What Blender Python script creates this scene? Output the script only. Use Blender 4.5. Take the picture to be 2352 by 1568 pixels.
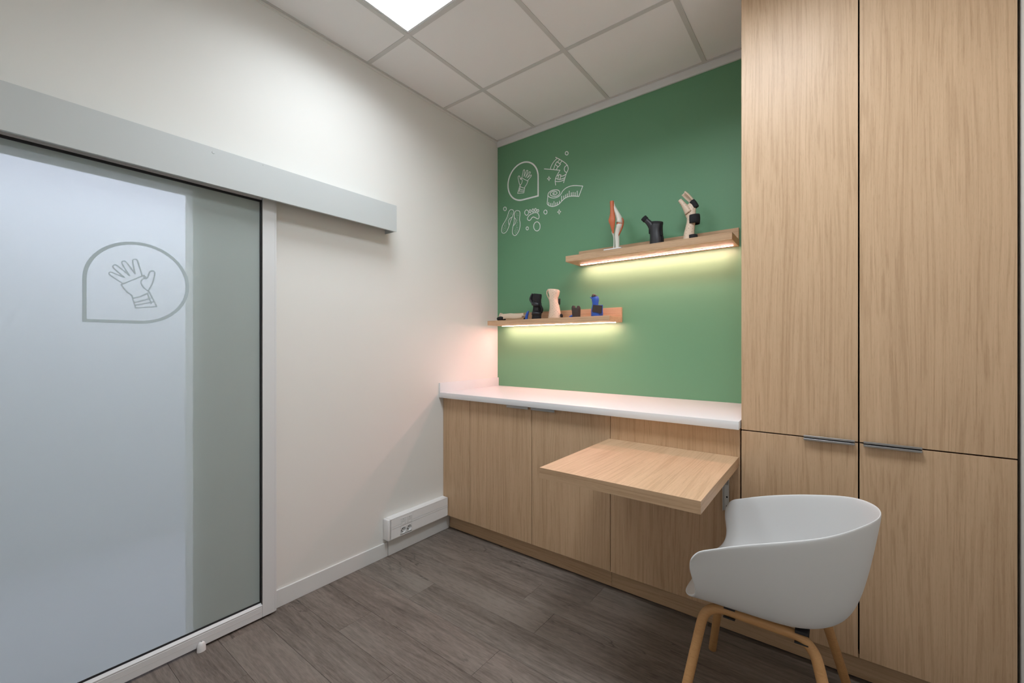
import bpy, bmesh, math, random
from mathutils import Vector, Matrix

# ------------------------------------------------------------------ camera, world, light, exposure
scene = bpy.context.scene
for o in list(bpy.data.objects):
    bpy.data.objects.remove(o, do_unlink=True)
C = scene.collection
cam_data = bpy.data.cameras.new('camera')
cam_data.sensor_width = 36.0
cam_data.lens = 36.0 * 971.25 / 2352.0
cam_data.shift_y = 8.574 / 2352.0
cam_data.clip_start = 0.02
cam = bpy.data.objects.new('camera', cam_data)
cam.location = (2.1728, -2.6530, 1.2825)
cam.rotation_euler = (math.pi / 2, 0, 0.6523)
C.objects.link(cam)
scene.camera = cam

world = bpy.data.worlds.new('world'); scene.world = world
world.use_nodes = True
world.node_tree.nodes['Background'].inputs[0].default_value = (0.8, 0.85, 1.0, 1)
world.node_tree.nodes['Background'].inputs[1].default_value = 0.02

PANEL_GLOW = 2.5          # radiance of the ceiling panel diffusers
PANEL_WATT = (10.0, 20.0) # lamp inside each ceiling panel (over the door side, over the cabinet side)
PANEL_SPREAD = 155        # its beam angle in degrees
PANEL_COLOR = (0.87, 0.935, 1.0)
CORRIDOR_POWER = 19.0
LED_POWER = 150.0         # radiance of the shelf strips
LED_COLOR = (1.0, 0.45, 0.41)
vs = scene.view_settings
vs.view_transform = 'Standard'; vs.look = 'None'; vs.gamma = 1.0; vs.use_curve_mapping = False
vs.exposure = 0.10
scene.cycles.max_bounces = 6
scene.cycles.diffuse_bounces = 4
scene.cycles.glossy_bounces = 3
scene.cycles.transmission_bounces = 4
scene.cycles.caustics_reflective = False
scene.cycles.use_adaptive_sampling = True
scene.cycles.adaptive_min_samples = 16
scene.cycles.adaptive_threshold = 0.12
scene.cycles.use_denoising = True
scene.cycles.sample_clamp_indirect = 6.0

# room dimensions (metres): corner of left wall / green wall at the origin, room at x>0, y<0
H = 2.9248                 # ceiling height
XR = 2.645                 # right wall
YB = -3.0015               # wall behind the camera
rnd = random.Random(7)

# ------------------------------------------------------------------ helpers
def link(o, parent=None):
    C.objects.link(o)
    if parent is not None:
        o.parent = parent
    return o

def tag(o, label=None, cat=None, group=None, kind=None):
    if label: o['label'] = label
    if cat: o['category'] = cat
    if group: o['group'] = group
    if kind: o['kind'] = kind
    return o

def thing(name, loc, label, cat, group=None, kind=None):
    o = bpy.data.objects.new(name, None)
    o.empty_display_size = 0.05
    o.location = loc
    link(o)
    return tag(o, label, cat, group, kind)

def finish(bm, name, mat, parent=None, loc=None, smooth=False, angle=35):
    """bm is in world coordinates; loc = origin of the object (or of the parent thing)."""
    if parent is not None:
        org = Vector((0, 0, 0)); q = parent
        while q is not None:
            org += Vector(q.location); q = q.parent
    else:
        org = Vector(loc or (0, 0, 0))
    bmesh.ops.translate(bm, verts=bm.verts, vec=-org)
    bmesh.ops.recalc_face_normals(bm, faces=bm.faces)
    me = bpy.data.meshes.new(name)
    bm.to_mesh(me); bm.free()
    if mat: me.materials.append(mat)
    if smooth:
        for p in me.polygons: p.use_smooth = True
        try: me.set_sharp_from_angle(angle=math.radians(angle))
        except Exception: pass
    o = bpy.data.objects.new(name, me)
    link(o, parent)
    if parent is None: o.location = org
    return o

def bbox(bm, x0, x1, y0, y1, z0, z1, bev=0.0, seg=1):
    vs_ = [bm.verts.new((x, y, z)) for x in (x0, x1) for y in (y0, y1) for z in (z0, z1)]
    idx = [(0, 1, 3, 2), (4, 6, 7, 5), (0, 4, 5, 1), (2, 3, 7, 6), (0, 2, 6, 4), (1, 5, 7, 3)]
    fs = [bm.faces.new([vs_[i] for i in f]) for f in idx]
    if bev > 0:
        es = list({e for f in fs for e in f.edges})
        bmesh.ops.bevel(bm, geom=es, offset=bev, segments=seg, affect='EDGES', profile=0.5)

def box(name, x0, x1, y0, y1, z0, z1, mat, parent=None, bev=0.0, seg=1, loc=None):
    bm = bmesh.new()
    x0, x1 = sorted((x0, x1)); y0, y1 = sorted((y0, y1)); z0, z1 = sorted((z0, z1))
    bbox(bm, x0, x1, y0, y1, z0, z1, bev, seg)
    if parent is None and loc is None:
        loc = ((x0 + x1) / 2, (y0 + y1) / 2, z0)
    return finish(bm, name, mat, parent, loc, smooth=bev > 0 and seg > 1)

def catmull(pts, n=4, closed=False):
    P = [Vector(p) for p in pts]
    if len(P) < 3: return P
    out = []
    N = len(P)
    rng = range(N) if closed else range(N - 1)
    for i in rng:
        if closed:
            p0, p1, p2, p3 = P[(i - 1) % N], P[i], P[(i + 1) % N], P[(i + 2) % N]
        else:
            p1, p2 = P[i], P[i + 1]
            p0 = P[i - 1] if i > 0 else p1 + (p1 - p2)
            p3 = P[i + 2] if i + 2 < N else p2 + (p2 - p1)
        def tj(t, a, b):
            return t + max((b - a).length, 1e-6) ** 0.5
        t0 = 0.0; t1 = tj(t0, p0, p1); t2 = tj(t1, p1, p2); t3 = tj(t2, p2, p3)
        for k in range(n):
            t = t1 + (t2 - t1) * k / n
            a1 = p0 * ((t1 - t) / (t1 - t0)) + p1 * ((t - t0) / (t1 - t0))
            a2 = p1 * ((t2 - t) / (t2 - t1)) + p2 * ((t - t1) / (t2 - t1))
            a3 = p2 * ((t3 - t) / (t3 - t2)) + p3 * ((t - t2) / (t3 - t2))
            b1 = a1 * ((t2 - t) / (t2 - t0)) + a2 * ((t - t0) / (t2 - t0))
            b2 = a2 * ((t3 - t) / (t3 - t1)) + a3 * ((t - t1) / (t3 - t1))
            out.append(b1 * ((t2 - t) / (t2 - t1)) + b2 * ((t - t1) / (t2 - t1)))
    if not closed: out.append(P[-1])
    return out

def stroke(bm, pts, w, to3, thick=0.0008, closed=False, smooth=True):
    """flat ribbon of width w along 2-D points; to3(a, b, d) gives the 3-D point d in front of the wall"""
    P = [Vector((p[0], p[1])) for p in pts]
    if smooth and len(P) > 2: P = catmull(P, 4, closed)
    N = len(P); L = []; R = []
    for i in range(N):
        if closed: a, b = P[(i - 1) % N], P[(i + 1) % N]
        else: a, b = P[max(i - 1, 0)], P[min(i + 1, N - 1)]
        p = P[i]
        d1 = (p - a); d2 = (b - p)
        if d1.length < 1e-9: d1 = d2
        if d2.length < 1e-9: d2 = d1
        d1 = d1.normalized(); d2 = d2.normalized()
        n1 = Vector((-d1.y, d1.x)); n2 = Vector((-d2.y, d2.x))
        m = n1 + n2
        if m.length < 0.3: m = n1.copy()
        m = m.normalized()
        k = min(1.0 / max(m.dot(n1), 0.45), 2.0)
        off = m * (w / 2 * k)
        if not closed and i == 0: p = p - d2 * w * 0.35
        if not closed and i == N - 1: p = p + d1 * w * 0.35
        L.append(p + off); R.append(p - off)
    def mk(lst, d): return [bm.verts.new(to3(v.x, v.y, d)) for v in lst]
    l1, r1, l0, r0 = mk(L, thick), mk(R, thick), mk(L, 0.0), mk(R, 0.0)
    M = N if closed else N - 1
    for i in range(M):
        j = (i + 1) % N
        bm.faces.new((l1[i], l1[j], r1[j], r1[i]))
        bm.faces.new((l0[i], l0[j], l1[j], l1[i]))
        bm.faces.new((r1[i], r1[j], r0[j], r0[i]))
    if not closed:
        bm.faces.new((l1[0], r1[0], r0[0], l0[0])); bm.faces.new((l1[-1], l0[-1], r0[-1], r1[-1]))

def disc(bm, a, b, r, to3, thick=0.0008, n=8):
    top = [bm.verts.new(to3(a + r * math.cos(t * 2 * math.pi / n), b + r * math.sin(t * 2 * math.pi / n), thick)) for t in range(n)]
    bot = [bm.verts.new(to3(a + r * math.cos(t * 2 * math.pi / n), b + r * math.sin(t * 2 * math.pi / n), 0)) for t in range(n)]
    bm.faces.new(top)
    for i in range(n): bm.faces.new((bot[i], bot[(i + 1) % n], top[(i + 1) % n], top[i]))

def sweep(bm, path, a0=0.0, a1=360.0, n=16, side=(1, 0, 0), sub=4, caps=True, skip=None):
    """path: (x, y, z, ra, rb); cross-section ellipse ra along 'side', rb across; open arc when a1-a0 < 360"""
    pts = []
    Q = catmull([Vector(p) for p in [tuple(p[:5]) for p in path]], sub) if sub > 1 else [Vector(p) for p in path]
    closed = abs(a1 - a0) >= 359.9
    side = Vector(side)
    rings = []
    for i, q in enumerate(Q):
        a = Q[max(i - 1, 0)]; b = Q[min(i + 1, len(Q) - 1)]
        T = Vector((b[0] - a[0], b[1] - a[1], b[2] - a[2]))
        T = T.normalized() if T.length > 1e-9 else Vector((0, 0, 1))
        n1 = (side - T * side.dot(T))
        n1 = n1.normalized() if n1.length > 1e-6 else Vector((0, 1, 0))
        n2 = T.cross(n1)
        ring = []
        m = n if closed else n + 1
        for k in range(m):
            t = math.radians(a0 + (a1 - a0) * k / n)
            ring.append(bm.verts.new(Vector(q[:3]) + n1 * (q[3] * math.cos(t)) + n2 * (q[4] * math.sin(t))))
        rings.append(ring)
    for i in range(len(rings) - 1):
        m = n if closed else n
        for k in range(m):
            if skip and skip(i / (len(rings) - 1), k / n): continue
            k2 = (k + 1) % n if closed else k + 1
            bm.faces.new((rings[i][k], rings[i][k2], rings[i + 1][k2], rings[i + 1][k]))
    if closed and caps:
        bm.faces.new(list(reversed(rings[0]))); bm.faces.new(rings[-1])
    return rings

def swept(name, path, mat, parent, a0=0.0, a1=360.0, n=16, side=(1, 0, 0), sub=4, thick=0.0, skip=None, caps=True):
    bm = bmesh.new()
    sweep(bm, path, a0, a1, n, side, sub, caps, skip)
    if skip:
        bmesh.ops.delete(bm, geom=[v for v in bm.verts if not v.link_faces], context='VERTS')
    o = finish(bm, name, mat, parent, smooth=True, angle=50)
    if thick:
        m = o.modifiers.new('solid', 'SOLIDIFY'); m.thickness = thick; m.offset = 0
    return o

# ------------------------------------------------------------------ materials
def new_mat(name):
    m = bpy.data.materials.new(name); m.use_nodes = True
    nt = m.node_tree
    return m, nt, nt.nodes['Principled BSDF']

def N(nt, t, **kw):
    n = nt.nodes.new(t)
    for k, v in kw.items(): setattr(n, k, v)
    return n

def plain(name, col, rough=0.5, metal=0.0, spec=0.5, noise=0.0, bump=0.0, bscale=200.0):
    m, nt, b = new_mat(name)
    b.inputs['Base Color'].default_value = (*col, 1)
    b.inputs['Roughness'].default_value = rough
    b.inputs['Metallic'].default_value = metal
    b.inputs['Specular IOR Level'].default_value = spec
    tc = N(nt, 'ShaderNodeTexCoord')
    if noise:
        nz = N(nt, 'ShaderNodeTexNoise'); nz.inputs['Scale'].default_value = 3.0; nz.inputs['Detail'].default_value = 4
        nt.links.new(tc.outputs['Object'], nz.inputs['Vector'])
        mx = N(nt, 'ShaderNodeMix', data_type='RGBA')
        mx.inputs[6].default_value = (*[c * (1 - noise) for c in col], 1)
        mx.inputs[7].default_value = (*[min(1, c * (1 + noise)) for c in col], 1)
        nt.links.new(nz.outputs['Fac'], mx.inputs[0]); nt.links.new(mx.outputs[2], b.inputs['Base Color'])
    if bump:
        n2 = N(nt, 'ShaderNodeTexNoise'); n2.inputs['Scale'].default_value = bscale; n2.inputs['Detail'].default_value = 3
        nt.links.new(tc.outputs['Object'], n2.inputs['Vector'])
        bp = N(nt, 'ShaderNodeBump'); bp.inputs['Strength'].default_value = bump; bp.inputs['Distance'].default_value = 0.001
        nt.links.new(n2.outputs['Fac'], bp.inputs['Height']); nt.links.new(bp.outputs['Normal'], b.inputs['Normal'])
    return m

def emitter(name, col, power):
    m, nt, b = new_mat(name)
    nt.nodes.remove(b)
    e = N(nt, 'ShaderNodeEmission'); e.inputs[0].default_value = (*col, 1); e.inputs[1].default_value = power
    nt.links.new(e.outputs[0], nt.nodes['Material Output'].inputs[0])
    return m

def wood(name, axis, light, dark, rough=0.42, scale=1.0, contrast=0.72):
    """oak laminate; grain runs along axis"""
    m, nt, b = new_mat(name)
    L = nt.links.new
    tc = N(nt, 'ShaderNodeTexCoord'); oi = N(nt, 'ShaderNodeObjectInfo')
    rv = N(nt, 'ShaderNodeVectorMath', operation='SCALE'); rv.inputs[0].default_value = (3.7, 5.1, 7.3)
    L(oi.outputs['Random'], rv.inputs['Scale'])
    ad = N(nt, 'ShaderNodeVectorMath', operation='ADD'); L(tc.outputs['Object'], ad.inputs[0]); L(rv.outputs[0], ad.inputs[1])
    def stretched(k):
        v = [1.0, 1.0, 1.0]; v['xyz'.index(axis)] = k
        n_ = N(nt, 'ShaderNodeVectorMath', operation='MULTIPLY'); n_.inputs[1].default_value = v; L(ad.outputs[0], n_.inputs[0]); return n_.outputs[0]
    def noise(vec, sc, det, ro=0.5):
        n_ = N(nt, 'ShaderNodeTexNoise'); n_.inputs['Scale'].default_value = sc; n_.inputs['Detail'].default_value = det; n_.inputs['Roughness'].default_value = ro
        L(vec, n_.inputs['Vector']); return n_
    def mr(src, a, b_, c, d):
        q = N(nt, 'ShaderNodeMapRange'); q.inputs[1].default_value = a; q.inputs[2].default_value = b_; q.inputs[3].default_value = c; q.inputs[4].default_value = d
        L(src, q.inputs[0]); return q.outputs[0]
    def add(a, b_, clamp=False):
        q = N(nt, 'ShaderNodeMath', operation='ADD', use_clamp=clamp); L(a, q.inputs[0]); L(b_, q.inputs[1]); return q.outputs[0]
    # slow figure that bends the growth rings into arches
    wz = noise(stretched(0.13), 6.0 * scale, 1.5)
    dist = N(nt, 'ShaderNodeVectorMath', operation='MULTIPLY_ADD'); dist.inputs[1].default_value = (0.085, 0.085, 0.085)
    L(wz.outputs['Color'], dist.inputs[0]); L(stretched(0.012), dist.inputs[2])
    rn = noise(dist.outputs[0], 125 * scale, 1.5, 0.5)       # ring lines
    bn = noise(dist.outputs[0], 16 * scale, 2)               # broad tone bands
    pn = noise(stretched(0.09), 420 * scale, 1.5)            # short pores
    fn = noise(stretched(0.02), 300 * scale, 2)              # fine straight fibre
    f1 = mr(rn.outputs['Fac'], 0.50, 0.63, 0.0, 0.40 * contrast)
    f2 = mr(bn.outputs['Fac'], 0.3, 0.7, -0.05 * contrast, 0.30 * contrast)
    f3 = mr(pn.outputs['Fac'], 0.56, 0.66, 0.0, 0.20 * contrast)
    f4 = mr(fn.outputs['Fac'], 0.35, 0.65, 0.0, 0.30 * contrast)
    class _S: pass
    s2 = _S(); s2.outputs = [add(add(f1, f2), add(f3, f4), True)]
    mx = N(nt, 'ShaderNodeMix', data_type='RGBA')
    mx.inputs[6].default_value = (*light, 1); mx.inputs[7].default_value = (*dark, 1)
    L(s2.outputs[0], mx.inputs[0]); L(mx.outputs[2], b.inputs['Base Color'])
    b.inputs['Roughness'].default_value = rough
    b.inputs['Specular IOR Level'].default_value = 0.45
    return m

def floor_wood(name):
    m, nt, b = new_mat(name)
    L = nt.links.new
    tc = N(nt, 'ShaderNodeTexCoord'); oi = N(nt, 'ShaderNodeObjectInfo')
    rv = N(nt, 'ShaderNodeVectorMath', operation='SCALE'); rv.inputs[0].default_value = (23.7, 15.1, 7.3)
    L(oi.outputs['Random'], rv.inputs['Scale'])
    ad = N(nt, 'ShaderNodeVectorMath', operation='ADD'); L(tc.outputs['Object'], ad.inputs[0]); L(rv.outputs[0], ad.inputs[1])
    mp = N(nt, 'ShaderNodeVectorMath', operation='MULTIPLY'); mp.inputs[1].default_value = (0.075, 1, 1); L(ad.outputs[0], mp.inputs[0])
    mp2 = N(nt, 'ShaderNodeVectorMath', operation='MULTIPLY'); mp2.inputs[1].default_value = (0.24, 1, 1); L(ad.outputs[0], mp2.inputs[0])
    wz = N(nt, 'ShaderNodeTexNoise'); wz.inputs['Scale'].default_value = 6.5; wz.inputs['Detail'].default_value = 3
    L(mp2.outputs[0], wz.inputs['Vector'])
    dist = N(nt, 'ShaderNodeVectorMath', operation='MULTIPLY_ADD'); dist.inputs[1].default_value = (0.06, 0.085, 0.06)
    L(wz.outputs['Color'], dist.inputs[0]); L(mp.outputs[0], dist.inputs[2])
    rn = N(nt, 'ShaderNodeTexNoise'); rn.inputs['Scale'].default_value = 75; rn.inputs['Detail'].default_value = 5; rn.inputs['Roughness'].default_value = 0.6
    L(dist.outputs[0], rn.inputs['Vector'])
    bn = N(nt, 'ShaderNodeTexNoise'); bn.inputs['Scale'].default_value = 9; bn.inputs['Detail'].default_value = 3
    L(dist.outputs[0], bn.inputs['Vector'])
    # dark cracks / streaks along the board
    cr = N(nt, 'ShaderNodeTexNoise'); cr.inputs['Scale'].default_value = 16; cr.inputs['Detail'].default_value = 6; cr.inputs['Roughness'].default_value = 0.65
    L(dist.outputs[0], cr.inputs['Vector'])
    pale = N(nt, 'ShaderNodeTexNoise'); pale.inputs['Scale'].default_value = 5.0; pale.inputs['Detail'].default_value = 4
    L(mp2.outputs[0], pale.inputs['Vector'])
    def mr(src, a, b_, c, d):
        q = N(nt, 'ShaderNodeMapRange'); q.inputs[1].default_value = a; q.inputs[2].default_value = b_; q.inputs[3].default_value = c; q.inputs[4].default_value = d
        L(src, q.inputs[0]); return q.outputs[0]
    def add(a, b_, clamp=False):
        s = N(nt, 'ShaderNodeMath', operation='ADD', use_clamp=clamp); L(a, s.inputs[0]); L(b_, s.inputs[1]); return s.outputs[0]
    f = add(mr(rn.outputs['Fac'], 0.35, 0.65, 0.0, 0.55), mr(bn.outputs['Fac'], 0.35, 0.65, -0.1, 0.35))
    fine = N(nt, 'ShaderNodeTexNoise'); fine.inputs['Scale'].default_value = 330; fine.inputs['Detail'].default_value = 3
    L(mp.outputs[0], fine.inputs['Vector'])
    mott = N(nt, 'ShaderNodeTexNoise'); mott.inputs['Scale'].default_value = 85; mott.inputs['Detail'].default_value = 5; mott.inputs['Roughness'].default_value = 0.7
    L(mp2.outputs[0], mott.inputs['Vector'])
    f = add(f, mr(fine.outputs['Fac'], 0.35, 0.65, -0.16, 0.22)); f = add(f, mr(mott.outputs['Fac'], 0.35, 0.65, -0.14, 0.14))
    f = add(f, mr(oi.outputs['Random'], 0, 1, -0.12, 0.12), True)
    # wandering hairline cracks
    ck = N(nt, 'ShaderNodeTexNoise'); ck.inputs['Scale'].default_value = 7.0; ck.inputs['Detail'].default_value = 5
    L(mp2.outputs[0], ck.inputs['Vector'])
    c1 = N(nt, 'ShaderNodeMath', operation='SUBTRACT'); c1.inputs[1].default_value = 0.5; L(ck.outputs['Fac'], c1.inputs[0])
    c2 = N(nt, 'ShaderNodeMath', operation='ABSOLUTE'); L(c1.outputs[0], c2.inputs[0])
    line = mr(c2.outputs[0], 0.0, 0.010, 1.0, 0.0)
    cmn = N(nt, 'ShaderNodeTexNoise'); cmn.inputs['Scale'].default_value = 4.0; L(mp2.outputs[0], cmn.inputs['Vector'])
    c3 = N(nt, 'ShaderNodeMath', operation='MULTIPLY'); L(line, c3.inputs[0]); L(mr(cmn.outputs['Fac'], 0.54, 0.60, 0.0, 0.8), c3.inputs[1])
    mx = N(nt, 'ShaderNodeMix', data_type='RGBA')
    mx.inputs[6].default_value = (0.236, 0.197, 0.168, 1); mx.inputs[7].default_value = (0.106, 0.083, 0.068, 1)
    L(f, mx.inputs[0])
    mx2 = N(nt, 'ShaderNodeMix', data_type='RGBA'); mx2.inputs[7].default_value = (0.060, 0.047, 0.040, 1)
    L(mx.outputs[2], mx2.inputs[6]); L(add(mr(cr.outputs['Fac'], 0.58, 0.70, 0.0, 0.55), c3.outputs[0], True), mx2.inputs[0])
    mx3 = N(nt, 'ShaderNodeMix', data_type='RGBA'); mx3.inputs[7].default_value = (0.29, 0.262, 0.228, 1)
    L(mx2.outputs[2], mx3.inputs[6]); L(mr(pale.outputs['Fac'], 0.5, 0.75, 0.0, 0.45), mx3.inputs[0])
    L(mx3.outputs[2], b.inputs['Base Color'])
    b.inputs['Roughness'].default_value = 0.52; b.inputs['Specular IOR Level'].default_value = 0.4
    return m

def perforated(name, col):
    """skin coloured thermoplastic with small punched holes"""
    m, nt, b = new_mat(name)
    L = nt.links.new
    tc = N(nt, 'ShaderNodeTexCoord')
    mp = N(nt, 'ShaderNodeMapping'); mp.inputs['Rotation'].default_value = (0, math.radians(38), 0); mp.inputs['Scale'].default_value = (72, 0.0, 72)
    L(tc.outputs['Object'], mp.inputs['Vector'])
    vo = N(nt, 'ShaderNodeTexVoronoi'); vo.inputs['Scale'].default_value = 1.0; vo.inputs['Randomness'].default_value = 0.15
    L(mp.outputs[0], vo.inputs['Vector'])
    q = N(nt, 'ShaderNodeMath', operation='LESS_THAN'); q.inputs[1].default_value = 0.12
    L(vo.outputs['Distance'], q.inputs[0])
    mx = N(nt, 'ShaderNodeMix', data_type='RGBA'); mx.inputs[6].default_value = (*col, 1); mx.inputs[7].default_value = (0.16, 0.10, 0.07, 1)
    L(q.outputs[0], mx.inputs[0]); L(mx.outputs[2], b.inputs['Base Color'])
    b.inputs['Roughness'].default_value = 0.45
    return m

def frosted(name):
    m, nt, b = new_mat(name)
    L = nt.links.new
    nt.nodes.remove(b)
    rf = N(nt, 'ShaderNodeBsdfRefraction'); rf.inputs['Color'].default_value = (0.925, 0.945, 0.95, 1); rf.inputs['Roughness'].default_value = 0.16; rf.inputs['IOR'].default_value = 1.25
    df = N(nt, 'ShaderNodeBsdfDiffuse'); df.inputs['Color'].default_value = (0.60, 0.68, 0.645, 1)
    mx = N(nt, 'ShaderNodeMixShader'); mx.inputs[0].default_value = 0.55
    L(rf.outputs[0], mx.inputs[1]); L(df.outputs[0], mx.inputs[2])
    gl = N(nt, 'ShaderNodeBsdfGlossy'); gl.inputs['Roughness'].default_value = 0.22; gl.inputs['Color'].default_value = (1, 1, 1, 1)
    fr = N(nt, 'ShaderNodeFresnel'); fr.inputs['IOR'].default_value = 1.3
    # tiny procedural grain in the satin surface
    tc = N(nt, 'ShaderNodeTexCoord'); nz = N(nt, 'ShaderNodeTexNoise'); nz.inputs['Scale'].default_value = 900
    L(tc.outputs['Object'], nz.inputs['Vector'])
    rr = N(nt, 'ShaderNodeMapRange'); rr.inputs[3].default_value = 0.20; rr.inputs[4].default_value = 0.24
    L(nz.outputs['Fac'], rr.inputs[0]); L(rr.outputs[0], gl.inputs['Roughness'])
    m2 = N(nt, 'ShaderNodeMixShader'); L(fr.outputs[0], m2.inputs[0]); L(mx.outputs[0], m2.inputs[1]); L(gl.outputs[0], m2.inputs[2])
    L(m2.outputs[0], nt.nodes['Material Output'].inputs[0])
    return m

OAK_L, OAK_D = (0.625, 0.428, 0.265), (0.392, 0.242, 0.130)
M = {}
M['oak_z'] = wood('oak_laminate_upright', 'z', OAK_L, OAK_D)
M['oak_x'] = wood('oak_laminate_lengthwise', 'x', OAK_L, OAK_D)
M['oak_y'] = wood('oak_laminate_crosswise', 'y', OAK_L, OAK_D)
M['beech_y'] = wood('oiled_oak_chair_frame', 'x', (0.56, 0.305, 0.125), (0.43, 0.215, 0.078), rough=0.45, scale=1.6, contrast=0.8)
M['floor'] = floor_wood('grey_oak_vinyl')
M['white_wall'] = plain('white_wall_paint', (0.80, 0.785, 0.745), 0.85)
M['green_wall'] = plain('green_wall_paint', (0.140, 0.332, 0.182), 0.50, spec=0.55)
M['tile'] = plain('mineral_tile', (0.86, 0.845, 0.83), 0.95, noise=0.015)
M['grid'] = plain('grid_metal', (0.62, 0.605, 0.58), 0.5)
M['trim'] = plain('white_trim', (0.76, 0.76, 0.745), 0.45)
M['white_metal'] = plain('white_lacquered_aluminium', (0.74, 0.745, 0.745), 0.38)
M['header'] = plain('grey_white_cover', (0.57, 0.595, 0.59), 0.45)
M['worktop'] = plain('white_solid_surface', (0.77, 0.775, 0.78), 0.32)
M['plastic'] = plain('white_plastic', (0.90, 0.89, 0.885), 0.35)
M['socket'] = plain('white_socket_plastic', (0.80, 0.80, 0.79), 0.3)
M['hole'] = plain('dark_hole', (0.01, 0.01, 0.01), 0.7)
M['rubber'] = plain('black_gasket', (0.012, 0.012, 0.014), 0.55)
M['gap'] = plain('gap_shade', (0.02, 0.016, 0.013), 0.8)  # near-black backing: the shade seen in the gaps is put into its colour
M['alu'] = plain('brushed_aluminium', (0.36, 0.36, 0.355), 0.30, metal=1.0, noise=0.05)
M['steel'] = plain('zinc_steel', (0.62, 0.62, 0.60), 0.45, metal=0.6)
M['shell'] = plain('grey_polypropylene', (0.69, 0.695, 0.69), 0.48)
M['black'] = plain('black_fabric', (0.012, 0.012, 0.014), 0.8, bump=0.3, bscale=900)
M['black_leather'] = plain('black_neoprene', (0.022, 0.022, 0.026), 0.42, bump=0.1, bscale=500)
M['brown'] = plain('dark_brown_neoprene', (0.045, 0.033, 0.027), 0.7, bump=0.2, bscale=700)
M['blue'] = plain('blue_thermoplastic', (0.030, 0.105, 0.47), 0.38, noise=0.12)
M['beige'] = perforated('perforated_beige_thermoplastic', (0.76, 0.60, 0.46))
M['beige_plain'] = plain('beige_thermoplastic', (0.72, 0.57, 0.43), 0.45, noise=0.06)
M['bone'] = plain('ivory_bone_plastic', (0.74, 0.72, 0.64), 0.4, noise=0.03)
M['muscle'] = plain('orange_red_muscle_plastic', (0.60, 0.155, 0.065), 0.5, noise=0.05)
M['vinyl'] = plain('white_vinyl', (0.92, 0.94, 0.93), 0.5)
M['vinyl_grey'] = plain('grey_green_vinyl', (0.48, 0.57, 0.60), 0.5)
M['glass'] = frosted('frosted_glass')
M['panel_light'] = emitter('panel_diffuser', PANEL_COLOR, PANEL_GLOW)
M['corridor_light'] = emitter('corridor_diffuser', (0.82, 0.855, 1.0), CORRIDOR_POWER)
M['led'] = emitter('led_strip_light', LED_COLOR, LED_POWER)
M['corridor_floor'] = plain('corridor_vinyl', (0.50, 0.51, 0.55), 0.6)
M['blue_grey'] = plain('cool_white_paint', (0.74, 0.75, 0.79), 0.85)

# ------------------------------------------------------------------ drawings (metres): hand on glass (y, z); decals on the green wall (x, z)
HAND = [[[-2.2743,1.5159],[-2.3117,1.5449],[-2.3135,1.5499],[-2.3103,1.5546],[-2.3059,1.5539],[-2.2706,1.5398]],[[-2.2706,1.5398],[-2.3013,1.572],[-2.3028,1.5777],[-2.2989,1.5828],[-2.2939,1.5835],[-2.2893,1.58],[-2.2557,1.5486]],[[-2.2557,1.5486],[-2.2768,1.5899],[-2.2777,1.596],[-2.274,1.6009],[-2.2687,1.6018],[-2.2639,1.5969],[-2.2398,1.5576]],[[-2.2398,1.5576],[-2.2466,1.6047],[-2.2453,1.6108],[-2.2402,1.6139],[-2.2349,1.6122],[-2.232,1.6052],[-2.2191,1.5534]],[[-2.2794,1.512],[-2.2131,1.5554],[-2.2081,1.5483]],[[-2.2794,1.512],[-2.2724,1.4989],[-2.263,1.4855],[-2.2495,1.4741]],[[-2.2141,1.5488],[-2.2091,1.5429],[-2.2041,1.5462],[-2.2,1.5553],[-2.196,1.5708],[-2.1898,1.5761],[-2.1827,1.5745],[-2.1806,1.5663],[-2.1847,1.5394],[-2.1919,1.5149],[-2.2,1.497]],[[-2.2071,1.545],[-2.2171,1.5401],[-2.2221,1.531],[-2.2207,1.5195],[-2.2141,1.5072],[-2.2021,1.4968],[-2.197,1.4921]],[[-2.2495,1.4741],[-2.2379,1.4264],[-2.1744,1.4361],[-2.197,1.4921]],[[-2.2456,1.4629],[-2.2241,1.4713],[-2.198,1.4894]],[[-2.2408,1.4479],[-2.2161,1.4564],[-2.1888,1.47]],[[-2.2369,1.4375],[-2.2121,1.4451],[-2.1837,1.4552]],[[-2.2021,1.4837],[-2.1909,1.4467]]]
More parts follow.
